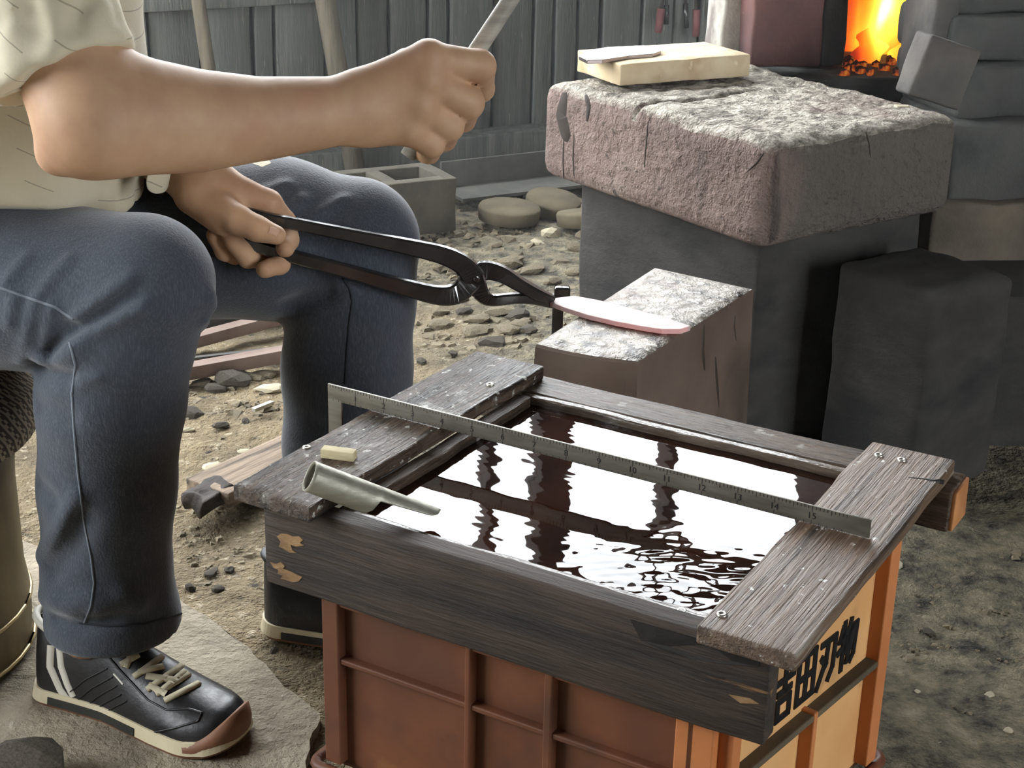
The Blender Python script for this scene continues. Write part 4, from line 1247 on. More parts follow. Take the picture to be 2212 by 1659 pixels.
# shirt with a short loose sleeve
ARM_AX = (E_R - S_R).normalized()
SL_END = Y(137, 164, 1.215)
SL_R = S_R.lerp(E_R, 0.62)
AX_L = (E_L - S_L).normalized()
SL_L = S_L.lerp(E_L, 0.62)
def shirt_f(P, bvh=None):
    d = f_chain(P, [(-0.575, 1.55, 0.46), (-0.565, 1.55, 0.62), (-0.545, 1.55, 0.80), (-0.535, 1.55, 0.92)], [0.190, 0.188, 0.180, 0.150], 0.03)
    d = smin(d, f_seg(P, (-0.49, 1.37, 0.955), (-0.50, 1.74, 0.955), 0.078, 0.078), 0.05)
    d = smin(d, f_seg(P, NECK + Vector((-0.01, 0, -0.05)), NECK + Vector((0, 0, 0.01)), 0.075, 0.068), 0.03)
    d = smax(d, P[2] - (NECK.z - 0.005) + (P[0] - NECK.x) * 0.3, 0.006)
    zc = 0.508 + 0.36 * np.maximum(1.50 - P[1], 0)
    d = smax(d, zc - P[2] + 0 * P[0], 0.006)
    sl = f_seg(P, S_R + Vector((0, 0.02, 0.0)), SL_END, 0.084, 0.0575)
    cut = (P[0] - SL_END.x) * ARM_AX.x + (P[1] - SL_END.y) * ARM_AX.y + (P[2] - SL_END.z) * ARM_AX.z
    d = smin(d, smax(sl, cut, 0.003), 0.02)
    s2 = f_seg(P, S_L, E_L, 0.080, 0.058)
    cut2 = (P[0] - SL_L.x) * AX_L.x + (P[1] - SL_L.y) * AX_L.y + (P[2] - SL_L.z) * AX_L.z
    d = smin(d, smax(s2, cut2, 0.003), 0.02)
    if bvh is not None:
        d = d + fold_field(P, bvh, SHIRT_FOLDS, 1.0)
    return d
SHIRT_FOLDS = (
            (((225, 20), (195, 40), (250, 75), (280, 98)), 0.007, 0.008), (((150, 60), (180, 20)), 0.010, -0.009), (((20, 130), (25, 20)), 0.008, 0.005),
            (((140, 30), (150, 75)), 0.007, 0.004), (((225, 95), (228, 118)), 0.005, 0.004), (((45, 130), (40, 190)), 0.006, 0.004),
            (((275, 405), (310, 390)), 0.006, -0.008), (((300, 400), (298, 450)), 0.005, -0.006), (((215, 440), (250, 436), (300, 424)), 0.005, -0.003), (((60, 395), (170, 410)), 0.010, 0.004),
            (((330, 0), (325, 110)), 0.012, 0.005),
            (((100, 10), (120, 60), (110, 120)), 0.008, 0.005), (((60, 20), (85, 70)), 0.007, -0.006), (((250, 10), (262, 60), (270, 100)), 0.006, 0.005), (((10, 40), (60, 30)), 0.008, -0.005))
V, Q = surfnet(shirt_f, (-0.80, 1.10, 0.48), (-0.28, 1.90, 1.10), 0.010)
coarse = BVHTree.FromPolygons([Vector(v) for v in V], Q.tolist())
V, Q = surfnet(lambda P: shirt_f(P, coarse), (-0.80, 1.10, 0.48), (-0.28, 1.90, 1.10), 0.0048)
V = relax(V, Q, 1, 0.4)
shirt = mobj('shirt', V, Q, M_SHIRT, smith, True)
shirt['label'] = 'cream short sleeved shirt'
bsh = bvh_of(shirt)
M_HEM = mat('cream_hem', C(214, 206, 182), C(228, 220, 198), 30, rough=0.85, bump=0.2)
lay_strip('sleeve_hem', bsh, seg_px([(2, 208), (70, 182), (140, 156), (210, 129), (262, 106)], 8), 0.006, M_HEM, shirt, 0.0012, 0.001)
# curled shirt tail and the corner of cloth over the far thigh
def patch(name, px, m, parent, th=0.002):
    P = [Y(a, b, c) for a, b, c in px]
    n = len(P)
    nrm = Vector((0, 0.8, -0.4)) * th
    return mobj(name, P + [p + nrm for p in P], [tuple(range(n)), tuple(range(2 * n - 1, n - 1, -1))] + [(k, n + k, n + (k + 1) % n, (k + 1) % n) for k in range(n)], m, parent)
tail = [Y(318, 392, 1.47), Y(322, 410, 1.47), Y(338, 418, 1.475), Y(356, 414, 1.485), Y(364, 400, 1.50), Y(362, 388, 1.515)]
V = []
for p in smooth_path(tail, 4):
    V += [p, p + Vector((0.004, 0.02, 0.03))]
mobj('shirt_tail', V, [(2 * i, 2 * i + 2, 2 * i + 3, 2 * i + 1) for i in range(len(V) // 2 - 1)], M_SHIRT, shirt, True).modifiers.new('t', 'SOLIDIFY').thickness = 0.0015
patch('shirt_corner', [(532, 348, 1.585), (548, 343, 1.60), (578, 342, 1.60), (586, 352, 1.585), (566, 360, 1.575)], M_HEM, shirt)

# skin: arms, hands, neck and head, legs inside the clothes, one mesh
parts = []
V, Q = surfnet(arm_right, (-0.56, 1.13, 0.60), (-0.01, 1.45, 1.01), 0.0028)
parts.append((relax(V, Q, 2, 0.4), Q))
V, Q = surfnet(arm_left, (-0.62, 1.48, 0.40), (-0.20, 1.88, 1.00), 0.0025)
parts.append((relax(V, Q, 2, 0.4), Q))
V, Q = surfnet(trunk, (-0.78, 1.26, 0.05), (-0.10, 1.82, 1.36), 0.008)
parts.append((relax(V, Q, 1, 0.4), Q))
off, VV, QQ = 0, [], []
for v, q_ in parts:
    VV.append(v); QQ.append(q_ + off); off += len(v)
body = mobj('body', np.concatenate(VV), np.concatenate(QQ), M_SKIN, smith, True)
body['label'] = 'tanned bare arms and hands'
bvb = bvh_of(body)
# hair cap
M_HAIR = mat('black_hair', C(22, 20, 19), C(40, 36, 34), 60, (1, 1, 4), 0.5, bump=0.5)
def hair_f(P):
    d = f_seg(P, HEAD + Vector((-0.020, 0, 0.035)), HEAD + Vector((-0.008, 0, 0.052)), 0.092, 0.089)
    d = smax(d, (HEAD.z - 0.015 - P[2]) * 0.8 + (P[0] - HEAD.x) * 0.75, 0.008)
    return d
V, Q = surfnet(hair_f, (-0.56, 1.42, 1.12), (-0.28, 1.67, 1.38), 0.006)
mobj('hair', V, Q, M_HAIR, smith, True)
# thumb nail and a watch strap on the far wrist
M_NAIL = mat('finger_nail', C(206, 168, 144), C(216, 180, 156), 20, rough=0.3, bump=0)
lay_strip('thumb_nail', bvb, seg_px([(582, 496), (592, 499), (601, 504)], 4), 0.0075, M_NAIL, body, 0.0006, 0.001)
M_STRAP = mat('dark_watch_strap', C(56, 50, 48), C(84, 76, 72), 30, rough=0.4, bump=0.2, metal=0.4)
ax = (W_L - E_L).normalized()
wc = E_L.lerp(W_L, 0.88)
w1 = ax.cross(UP).normalized(); w2 = w1.cross(ax)
tube('watch_strap', [wc + w1 * 0.0335 * math.cos(t) + w2 * 0.0335 * math.sin(t) for t in [2 * math.pi * k / 24 for k in range(26)]], 0.004, M_STRAP, smith, 8, ax)

# seams and stitching on the jeans
bj = bvh_of(jeans)
M_SEAM = mat('pale_denim_seam', C(100, 108, 118), C(126, 134, 144), 40, rough=0.85, bump=0.2)
M_SEAMD = mat('dark_denim_seam', C(40, 45, 53), C(52, 58, 67), 40, rough=0.85, bump=0.2)
for pts, m, w in (([(0, 622), (40, 636), (80, 650), (120, 664), (158, 690)], M_SEAM, 0.0028), ([(150, 740), (163, 790), (160, 815), (155, 850), (160, 930), (168, 1020), (180, 1120), (196, 1200), (203, 1260), (196, 1310), (182, 1345)], M_SEAM, 0.0022), ([(740, 600), (757, 625), (762, 650), (755, 700), (750, 760), (746, 830)], M_SEAMD, 0.003), ([(172, 1345), (230, 1352), (310, 1348), (392, 1325)], M_SEAMD, 0.0025)):
    lay_strip('seam', bj, seg_px(pts, 10), w, m, jeans, 0.0009, 0.001)

# ------------------------------------------------------------------ shoes
M_LEATHER = mat('black_shoe_leather', C(26, 26, 28), C(40, 39, 40), 30, rough=0.32, rough2=0.45, bump=0.35, bscale=90, bdist=0.0015)
M_WHITE = mat('white_shoe_leather', C(222, 216, 200), C(234, 230, 216), 20, rough=0.5, bump=0.1)
M_LACE = mat('cream_lace', C(206, 196, 166), C(222, 214, 188), 60, rough=0.85, bump=0.3)
M_GUM = mat('brown_gum_rubber', C(116, 78, 56), C(142, 98, 72), 14, rough=0.6, bump=0.15)
M_MIDSOLE = mat('cream_midsole', C(206, 192, 156), C(220, 208, 176), 14, rough=0.6, bump=0.1)
M_BANDSOLE = mat('black_midsole_band', C(34, 34, 32), C(46, 46, 42), 14, rough=0.5, bump=0.1)
SL = 0.2525
def shoe_w(s):
    if s > 0.76:
        return 0.0465 * math.sqrt(max(0.0, 1 - ((s - 0.76) / 0.24) ** 2.2))
    if s < 0.12:
        return 0.0325 * math.sqrt(max(0.0, 1 - ((0.12 - s) / 0.12) ** 2.4))
    k = [(0.12, 0.0325), (0.25, 0.0335), (0.38, 0.0345), (0.52, 0.0405), (0.66, 0.0455), (0.78, 0.0465)]
    for (a, x), (b, y) in zip(k, k[1:]):
        if s <= b:
            return x + (y - x) * (s - a) / (b - a)
    return k[-1][1]
def shoe_c(s):
    return 0.006 * math.sin(math.pi * s) - 0.010 * s * s
def shoe_h(s):
    k = [(0, 0.086), (0.05, 0.094), (0.15, 0.092), (0.28, 0.090), (0.40, 0.088), (0.52, 0.076), (0.64, 0.062), (0.76, 0.051), (0.86, 0.046), (0.94, 0.040), (1.0, 0.026)]
    for (a, x), (b, y) in zip(k, k[1:]):
        if s <= b:
            return x + (y - x) * (s - a) / (b - a)
    return k[-1][1]
def toe_lift(s):
    return 0.012 * max(0, (s - 0.80) / 0.20) ** 2
def outline(grow, n=40):
    P = []
    for k in range(n + 1):
        s = (1 - math.cos(math.pi * k / n)) / 2
        P.append((s * SL, shoe_c(s) + shoe_w(s) + grow, s))
    for k in range(n, -1, -1):
        s = (1 - math.cos(math.pi * k / n)) / 2
        P.append((s * SL, shoe_c(s) - shoe_w(s) - grow, s))
    return P
def shoe(mtx, flip, label, lining=M_WHITE):
    root = bpy.data.objects.new('shoe', None)
    root.matrix_basis = mtx
    put(root, smith)
    root['label'] = label
    fl = -1 if flip else 1
    def add(name, V, Fc, m, smooth=True):
        V = [Vector((x, y * fl, z)) for x, y, z in V]
        if flip:
            Fc = [tuple(reversed(f)) for f in Fc]
        o = mobj(name, V, Fc, m, root, smooth, mtx)
        return o
    def layer(name, z0, z1, g0, g1, m, s0=0.0, s1=1.0):
        P0, P1 = outline(g0), outline(g1)
        sel = [i for i, p in enumerate(P0) if s0 <= p[2] <= s1]
        n = len(sel)
        V = [(P0[i][0] + (g0 if P0[i][2] > 0.9 else -g0 if P0[i][2] < 0.1 else 0), P0[i][1], z0 + toe_lift(P0[i][2])) for i in sel] + [(P1[i][0] + (g1 if P1[i][2] > 0.9 else -g1 if P1[i][2] < 0.1 else 0), P1[i][1], z1 + toe_lift(P1[i][2])) for i in sel]
        return add(name, V, [tuple(range(n)), tuple(range(2 * n - 1, n - 1, -1))] + [(k, n + k, n + (k + 1) % n, (k + 1) % n) for k in range(n)], m, False)
    layer('outsole', 0.000, 0.004, 0.002, 0.004, M_GUM)
    layer('midsole', 0.004, 0.018, 0.004, 0.0015, M_MIDSOLE)
    layer('midsole_band', 0.0045, 0.0125, 0.0050, 0.0035, M_BANDSOLE, 0.10, 0.60)
    # upper
    NS, NA = 44, 26
    V, Fc = [], []
    for i in range(NS + 1):
        s = 0.002 + 0.996 * (1 - math.cos(math.pi * i / NS)) / 2
        w, h, c_ = shoe_w(s), shoe_h(s), shoe_c(s)
        b = 0.014 + toe_lift(s)
        for k in range(NA + 1):
            a = math.pi * k / NA
            y = math.copysign(abs(math.cos(a)) ** 0.75, math.cos(a))
            zz = max(0.0, math.sin(a)) ** 0.80
            tap = 1 - (0.38 if s < 0.5 else 0.38 * max(0.35, 1 - (s - 0.5) * 1.6)) * zz ** 1.6
            V.append((s * SL, c_ + w * y * tap, b + (h + toe_lift(s) - b) * zz))
    N = NA + 1
    for i in range(NS):
        for k in range(NA):
            Fc.append((i * N + k, i * N + k + 1, (i + 1) * N + k + 1, (i + 1) * N + k))
    Fc.append(tuple(range(NA, -1, -1)))
    Fc.append(tuple(NS * N + k for k in range(N)))
    up = add('upper', V, Fc, M_LEATHER)
    # gum toe bumper
    V, Fc = [], []
    n = 28
    for k in range(n + 1):
        a = math.pi * k / n                      # from the inner side round the toe to the outer side
        s = 0.83 + 0.17 * math.sin(a)
        sg = 1 if k < n / 2 else -1
        y = shoe_c(s) + sg * (shoe_w(s) + 0.0030) if k != n // 2 else shoe_c(1.0)
        x = s * SL + 0.0035 * math.sin(a) ** 2
        h = 0.010 + 0.020 * math.sin(a) ** 2
        zl = toe_lift(s)
        V += [(x, y, zl + 0.003), (x + 0.0008, y * 1.01, zl + 0.004 + h * 0.5), (x - 0.0015, shoe_c(s) + (y - shoe_c(s)) * 0.97, zl + 0.006 + h), (x - 0.006, shoe_c(s) + (y - shoe_c(s)) * 0.88, zl + 0.004 + h)]
    for k in range(n):
        for j in range(3):
            Fc.append((k * 4 + j, k * 4 + j + 1, (k + 1) * 4 + j + 1, (k + 1) * 4 + j))
    o = add('toe_bumper', V, Fc, M_GUM)
    # white lining round the collar
    P = []
    for k in range(25):
        a = math.radians(50 + 260 * k / 24)
        s = 0.17 + 0.165 * math.cos(a)
        P.append(mtx @ Vector((s * SL, (shoe_c(s) + 0.024 * math.sin(a)) * fl, 0.083 + 0.010 * max(0, -math.cos(a)))))
    cl = tube('collar', P, 0.0045, lining, root, 8, Vector((0, 0, 1)))
    return root, up
heel, toe = Z(96, 1486, 0.0), Z(512, 1606, 0.0)
hx = (toe - heel).normalized()
m_near = frame(heel + Vector((0, 0.006, 0.0)), hx)
sh_n, up_n = shoe(m_near, False, 'black leather sneaker with cream laces')
bu = bvh_of(up_n)
LP = lambda *p: seg_px(list(p), 8)
for pts, w in (((110, 1394), (108, 1440), (130, 1490), (146, 1512)), 0.010), (((128, 1396), (132, 1440), (146, 1480), (158, 1505)), 0.009):
    lay_strip('stripe', bu, LP(*pts), w, M_WHITE, sh_n, 0.0009, 0.001)
for a, b in (((232, 1444), (152, 1494)), ((244, 1462), (166, 1514)), ((252, 1482), (180, 1532)), ((262, 1500), (194, 1546)), ((274, 1514), (208, 1558))):
    lay_strip('stitch_line', bu, LP(a, ((a[0] + b[0]) / 2 - 6, (a[1] + b[1]) / 2 - 2), b), 0.0014, M_LEATHER, sh_n, 0.0012, 0.001)
lay_strip('toe_seam', bu, LP((284, 1606), (320, 1585), (380, 1572), (428, 1558), (436, 1540), (410, 1532), (360, 1534), (320, 1512), (290, 1480), (262, 1450), (236, 1420)), 0.0022, M_LEATHER, sh_n, 0.0014, 0.001)
for a, b in (((262, 1436), (300, 1414)), ((290, 1462), (370, 1404)), ((318, 1490), (392, 1438)), ((338, 1500), (408, 1456)), ((356, 1514), (430, 1476)), ((272, 1442), (282, 1418)), ((300, 1452), (352, 1440)), ((316, 1460), (380, 1470)), ((350, 1492), (400, 1450)), ((322, 1480), (360, 1500))):
    lay_strip('lace', bu, LP(a, b), 0.0072, M_LACE, sh_n, 0.0024, 0.001)
lay_strip('side_tab', bu, LP((246, 1455), (266, 1478)), 0.0022, M_WHITE, sh_n, 0.0009, 0.001)
m_far = frame(Vector((-0.278, 1.592, 0.0)), Vector((0.985, -0.17, 0)))
shoe(m_far, True, 'black sneaker of the far foot', M_BLACK)

# ------------------------------------------------------------------ tongs and hammer held in the hands
tongs = thing('tongs', 'black iron tongs gripping the tang of the glowing blade', 'tongs', Y(1035, 597, 1.60))
def bar(name, pts, ws, ts, parent, m=M_IRON):
    P = smooth_path([Y(a, b, c) for a, b, c in pts], 5)
    n = len(P)
    k = (len(ws) - 1) / (n - 1)
    def at(L_, i):
        x = i * k
        j = min(int(x), len(L_) - 2)
        return L_[j] + (L_[j + 1] - L_[j]) * (x - j)
    return sweep(name, P, [rrect(at(ws, i), at(ts, i), 0.35) for i in range(n)], m, parent, Vector((0, -1, 0.05)), False)
bar('tong_arm', [(470, 440, 1.535), (575, 470, 1.538), (640, 484, 1.542), (760, 508, 1.555), (900, 537, 1.572), (960, 552, 1.578), (1000, 572, 1.584), (1022, 598, 1.590), (1040, 634, 1.598), (1062, 648, 1.602), (1110, 644, 1.612), (1150, 645, 1.622), (1192, 656, 1.636)],
    [0.0050, 0.0055, 0.0060, 0.0065, 0.0085, 0.0095, 0.0105, 0.0120, 0.0085, 0.0060, 0.0055, 0.0055, 0.0040], [0.0045, 0.005, 0.005, 0.005, 0.0055, 0.006, 0.006, 0.005, 0.005, 0.005, 0.0055, 0.006, 0.005], tongs)
bar('tong_arm', [(490, 516, 1.545), (550, 530, 1.545), (630, 553, 1.550), (760, 588, 1.560), (880, 622, 1.572), (950, 638, 1.580), (990, 632, 1.586), (1015, 608, 1.592), (1042, 585, 1.598), (1080, 590, 1.604), (1120, 612, 1.612), (1160, 634, 1.622), (1192, 646, 1.634)],
    [0.0050, 0.0060, 0.0065, 0.0070, 0.0085, 0.0100, 0.0110, 0.0115, 0.0100, 0.0085, 0.0070, 0.0065, 0.0040], [0.0045, 0.005, 0.005, 0.005, 0.0055, 0.006, 0.006, 0.005, 0.006, 0.008, 0.009, 0.008, 0.005], tongs)
pc = Y(1028, 600, 1.594)
lathe('rivet', [(0.0001, 0.011), (0.004, 0.010), (0.0062, 0.006), (0.0062, -0.006), (0.004, -0.010), (0.0001, -0.011)], M_IRON, tongs, n=16, basis=frame(pc, (1, 0, 0), (0.0, -0.9, 0.42)))

M_HANDLE = mat('pale_hammer_handle', C(150, 146, 136), C(182, 178, 166), 12, (1, 1, 10), 0.45, bump=0.15)
hammer = thing('hammer', 'wooden handled hammer raised in the fist', 'hammer', Y(950, 220, 1.375))
h0, h1 = Y(880, 338, 1.370), Y(1102, 0, 1.392)
hd = (h1 - h0).normalized()
h2 = h0 + hd * 0.27
tube('handle', [h0, h0.lerp(h2, 0.3), h0.lerp(h2, 0.7), h2], [0.0070, 0.0080, 0.0072, 0.0070], M_HANDLE, hammer, 12)
hs = hd.cross(Vector((0, -0.9, 0.4))).normalized()
rbox('head', h2 + hd * 0.004, (0.055, 0.016, 0.016), M_IRON, hammer, hs, hd, r=0.004, n=(6, 2, 2))

# ------------------------------------------------------------------ stool
def stool_cloth():
    n = NT('houndstooth_cloth')
    sep = n.t.nodes.new('ShaderNodeSeparateXYZ')
    n.l(n.co.outputs['Object'], sep.inputs[0])
    ang = n.math('ARCTAN2', sep.outputs[1], sep.outputs[0])
    u = n.math('MULTIPLY', ang, 13.0)
    v = n.math('MULTIPLY', sep.outputs[2], 95.0)
    a = n.math('LESS_THAN', n.math('FRACT', n.math('ADD', u, n.math('MULTIPLY', v, 0.5))), 0.5)
    b = n.math('LESS_THAN', n.math('FRACT', v), 0.5)
    c_ = n.math('LESS_THAN', n.math('FRACT', n.math('ADD', n.math('MULTIPLY', u, 2.0), n.math('MULTIPLY', v, 1.0))), 0.5)
    f = n.math('ADD', n.math('MULTIPLY', a, b), n.math('MULTIPLY', n.math('SUBTRACT', 1.0, b), c_))
    n.set(Base_Color=n.mix(f, C(98, 90, 82), C(196, 182, 162)), Roughness=0.95)
    n.bump(n.noise(200, 3), 0.4, 0.002)
    return n.m
M_BRASS = mat('tarnished_brass', C(96, 84, 62), C(128, 114, 86), 8, (1, 1, 0.4), 0.42, 0.6, bump=0.15, metal=0.45, spots=[(C(66, 58, 44), 4, 0.55, 0.72)])
M_RIDGE = mat('bright_ridge', C(176, 156, 112), C(196, 176, 132), 14, rough=0.35, metal=0.5, bump=0)
sx, sy = -0.690, 1.515
stool = thing('stool', 'round stool with a houndstooth seat cover and tarnished drum', 'stool', (sx, sy, 0))
lathe('seat_cover', [(0.0001, 0.350), (0.10, 0.348), (0.165, 0.335), (0.186, 0.31), (0.190, 0.28), (0.185, 0.262), (0.172, 0.255), (0.10, 0.255)], stool_cloth(), stool, (sx, sy, 0), 48)
dr = lathe('drum', [(0.0001, 0.002), (0.158, 0.002), (0.160, 0.06), (0.156, 0.09), (0.156, 0.20), (0.160, 0.256), (0.0001, 0.256)], M_BRASS, stool, (sx, sy, 0), 48)
for z in (0.010, 0.060):
    tube('ridge', [Vector((sx + 0.160 * math.cos(t), sy + 0.160 * math.sin(t), z)) for t in [2 * math.pi * k / 40 for k in range(42)]], 0.0025, M_RIDGE, stool, 6, UP)
for a in (-52, 40, 130, 220):
    p = Vector((sx + 0.158 * math.cos(math.radians(a)), sy + 0.158 * math.sin(math.radians(a)), 0.16))
    rbox('drum_seam', p, (0.003, 0.002, 0.092), M_RIDGE, stool, Vector((-math.sin(math.radians(a)), math.cos(math.radians(a)), 0)), r=0.001, n=(1, 1, 1))

# ------------------------------------------------------------------ things lying about on the ground
M_ROCK = mat('pale_rubble_stone', C(106, 97, 80), C(144, 132, 109), 14, rough=0.95, bump=0.5, spots=[(C(84, 76, 62), 9, 0.55, 0.7)])
M_ROCKD = mat('dark_clinker', C(70, 64, 56), C(98, 90, 78), 14, rough=0.9, bump=0.6)
M_ROCKL = mat('light_limestone_chip', C(180, 170, 144), C(206, 196, 170), 14, rough=0.9, bump=0.4)
def rock_mesh(seed, flat=0.6):
    bm = bmesh.new()
    bmesh.ops.create_icosphere(bm, subdivisions=2, radius=1.0)
    for v in bm.verts:
        d = v.co.normalized()
        r = 1 + 0.38 * noise.noise(d * 1.3 + Vector((seed * 5.1, 0, 0))) + 0.16 * noise.noise(d * 3.4 + Vector((0, seed * 2.3, 0)))
        p = d * r
        # broken flat faces
        for k in range(4):
            nn = noise.noise_vector(Vector((seed * 3.3 + k, k * 7.1, 1))).normalized()
            q_ = p.dot(nn)
            if q_ > 0.62:
                p = p - nn * (q_ - 0.62)
        v.co = Vector((p.x * 1.25, p.y * 0.9, p.z * flat))
    me = bpy.data.meshes.new('stone')
    bm.to_mesh(me)
    bm.free()
    return me
ROCKS = [rock_mesh(k, f) for k, f in enumerate((0.5, 0.65, 0.4, 0.8, 0.55, 0.35))]
RM = {}
def zone(px, py):
    if px > 1800: return 'on the sooty floor right of the crate'
    if py > 1100: return 'on the floor between the near shoe and the trough'
    if px < 700 and py > 870: return 'on the bare earth between the two lower legs'
    if px < 700: return 'beside the steel bars on the ground'
    if py > 640: return 'on the ground under the tongs'
    return 'on the ground left of the hearth plinth'
def rock(px, py, size, kind=0, m=M_ROCK, label='pale broken stone lying on the earth floor', group='broken stones on the earth floor', name='stone', rot=None, zoff=0.0):
    key = (kind, m.name)
    if key not in RM:
        me = ROCKS[kind].copy()
        me.materials.append(m)
        RM[key] = me
    o = bpy.data.objects.new(name, RM[key])
    p = Z(px, py, 0.0)
    s = size / 2 / 1.1
    o.matrix_basis = Matrix.Translation(Vector((p.x, p.y, s * 0.18 - 0.012 + zoff))) @ Matrix.Rotation(random.uniform(0, 6.28) if rot is None else rot, 4, 'Z') @ Matrix.Rotation(random.uniform(-0.25, 0.25), 4, 'X') @ Matrix.Scale(s, 4)
    put(o)
    if group:
        label = label.split(' lying')[0] + ' ' + zone(px, py)
        group = group.split(' on the')[0] + ' ' + zone(px, py)
    return tag(o, label, 'stone', group)
random.seed(11)
# the stones one can pick out in the photograph
for px, py, sz, k, m in ((1192, 500, 0.045, 3, M_ROCKL), (1160, 515, 0.03, 1, M_ROCKL), (1070, 520, 0.03, 0, M_ROCK), (1115, 475, 0.05, 0, M_ROCK), (1100, 560, 0.07, 2, M_ROCK), (1155, 575, 0.06, 2, M_ROCK), (1210, 560, 0.05, 0, M_ROCK), (1245, 530, 0.05, 4, M_ROCK), (1265, 505, 0.05, 1, M_ROCK), (1240, 580, 0.05, 2, M_ROCK), (1190, 600, 0.045, 0, M_ROCK),
                          (1022, 708, 0.055, 2, M_ROCK), (1002, 665, 0.04, 1, M_ROCKD), (1040, 680, 0.05, 2, M_ROCK), (1075, 665, 0.05, 0, M_ROCK), (1120, 672, 0.045, 1, M_ROCKD), (950, 665, 0.04, 4, M_ROCK), (945, 690, 0.045, 2, M_ROCK), (1065, 730, 0.05, 0, M_ROCKD), (1100, 705, 0.05, 2, M_ROCK), (1140, 702, 0.04, 0, M_ROCKD), (925, 715, 0.03, 2, M_ROCK), (910, 770, 0.022, 3, M_ROCKD), (978, 752, 0.018, 3, M_ROCKD), (1130, 690, 0.04, 2, M_ROCK),
                          (545, 805, 0.045, 0, M_ROCK), (575, 800, 0.04, 2, M_ROCK), (590, 830, 0.045, 2, M_ROCKL), (465, 830, 0.04, 1, M_ROCKD), (500, 815, 0.07, 4, M_ROCKD), (440, 815, 0.04, 2, M_ROCK), (410, 880, 0.035, 1, M_ROCKD), (475, 905, 0.028, 0, M_ROCKD), (405, 915, 0.022, 0, M_ROCKL), (530, 895, 0.015, 1, M_ROCKD), (450, 965, 0.012, 3, M_ROCKD), (455, 995, 0.030, 5, M_ROCKL), (525, 960, 0.018, 5, M_ROCKL),
                          (520, 1315, 0.018, 5, M_ROCKL), (455, 1220, 0.022, 5, M_ROCKD), (430, 1315, 0.022, 5, M_ROCKD), (410, 1255, 0.016, 3, M_ROCKD), (495, 1215, 0.016, 4, M_ROCKD), (470, 1258, 0.018, 4, M_ROCKD), (590, 1390, 0.012, 3, M_ROCKD), (1940, 1205, 0.02, 5, M_ROCKL), (2010, 1350, 0.018, 2, M_ROCKD), (2140, 1483, 0.012, 4, M_ROCKL), (1985, 1475, 0.008, 4, M_ROCKL), (2030, 1590, 0.012, 4, M_ROCKL), (2180, 1560, 0.012, 4, M_ROCKL)):
    rock(px, py, sz, k, m, *((('pale limestone chip lying on the ground', 'pale limestone chips on the ground') if m is M_ROCKL else ('dark clinker lump lying on the ground', 'dark clinker lumps on the ground')) if m is not M_ROCK else ('pale broken stone lying on the earth floor', 'broken stones on the earth floor')))
big = rock(45, 1690, 0.085, 3, M_ROCKD, 'large dark rock on the concrete slab in front of the stool', None, zoff=0.02)

# loose rubble and grit that nobody could count
def rubble():
    V, Fc = [], []
    random.seed(5)
    def chipm(p, s):
        b = len(V)
        rz = random.uniform(0, 6.28)
        pts = [(-1, -.6, 0), (1, -.7, 0), (.8, .8, 0), (-.9, .6, 0), (-.6, -.3, .7), (.6, -.4, .8), (.5, .5, .6), (-.5, .4, .75)]
        for x, y, z in pts:
            x, y, z = x + random.uniform(-.25, .25), y + random.uniform(-.25, .25), (z + random.uniform(-.2, .2)) * random.uniform(.4, .9)
            V.append((p.x + s * (x * math.cos(rz) - y * math.sin(rz)), p.y + s * (x * math.sin(rz) + y * math.cos(rz)), p.z + s * z))
        Fc.extend(tuple(b + i for i in f) for f in ((4, 5, 6, 7), (0, 1, 5, 4), (1, 2, 6, 5), (2, 3, 7, 6), (3, 0, 4, 7)))
    def strew(n, x0, x1, y0, y1, s0, s1):
        for _ in range(n):
            p = Z(random.uniform(x0, x1), random.uniform(y0, y1), -0.014)
            chipm(p, random.uniform(s0, s1) * random.random() ** 1.5 + 0.002)
    strew(420, 900, 1290, 480, 760, 0.004, 0.020)
    strew(160, 380, 640, 790, 900, 0.003, 0.014)
    strew(200, 380, 640, 860, 1300, 0.002, 0.008)
    strew(120, 900, 1180, 640, 860, 0.003, 0.012)
    strew(260, 1900, 2212, 1050, 1659, 0.001, 0.006)
    strew(120, 880, 1290, 420, 520, 0.006, 0.018)
    o = mobj('rubble', V, Fc, M_ROCK)
    tag(o, 'loose stone chips and grit strewn over the earth floor', 'rubble', None, 'stuff')
rubble()
# flat cut rounds by the back wall
M_SLICE = mat('dusty_cut_round', C(96, 88, 70), C(120, 110, 88), 12, rough=0.95, bump=0.3)
def slice_(px, py, r, tilt, label):
    p = Z(px, py, 0.02)
    o = lathe('cut_round', [(0.0001, 0.010), (r * 0.96, 0.010), (r, 0.005), (r * 0.97, -0.02), (0.0001, -0.02)], M_SLICE, None, n=24, basis=Matrix.Translation(p + UP * 0.004) @ Matrix.Rotation(tilt, 4, 'X') @ Matrix.Rotation(tilt * 0.5, 4, 'Y') @ Matrix.Scale(1.25, 4, Vector((1, 0, 0))))
    tag(o, label, 'cut round')
slice_(1100, 458, 0.055, 0.10, 'flat cut round lying below the steel angle bar')
slice_(1270, 470, 0.055, -0.12, 'flat cut round half hidden behind the hearth plinth')
slice_(1195, 440, 0.05, 0.25, 'dusty cut round tilted against the steel angle bar')
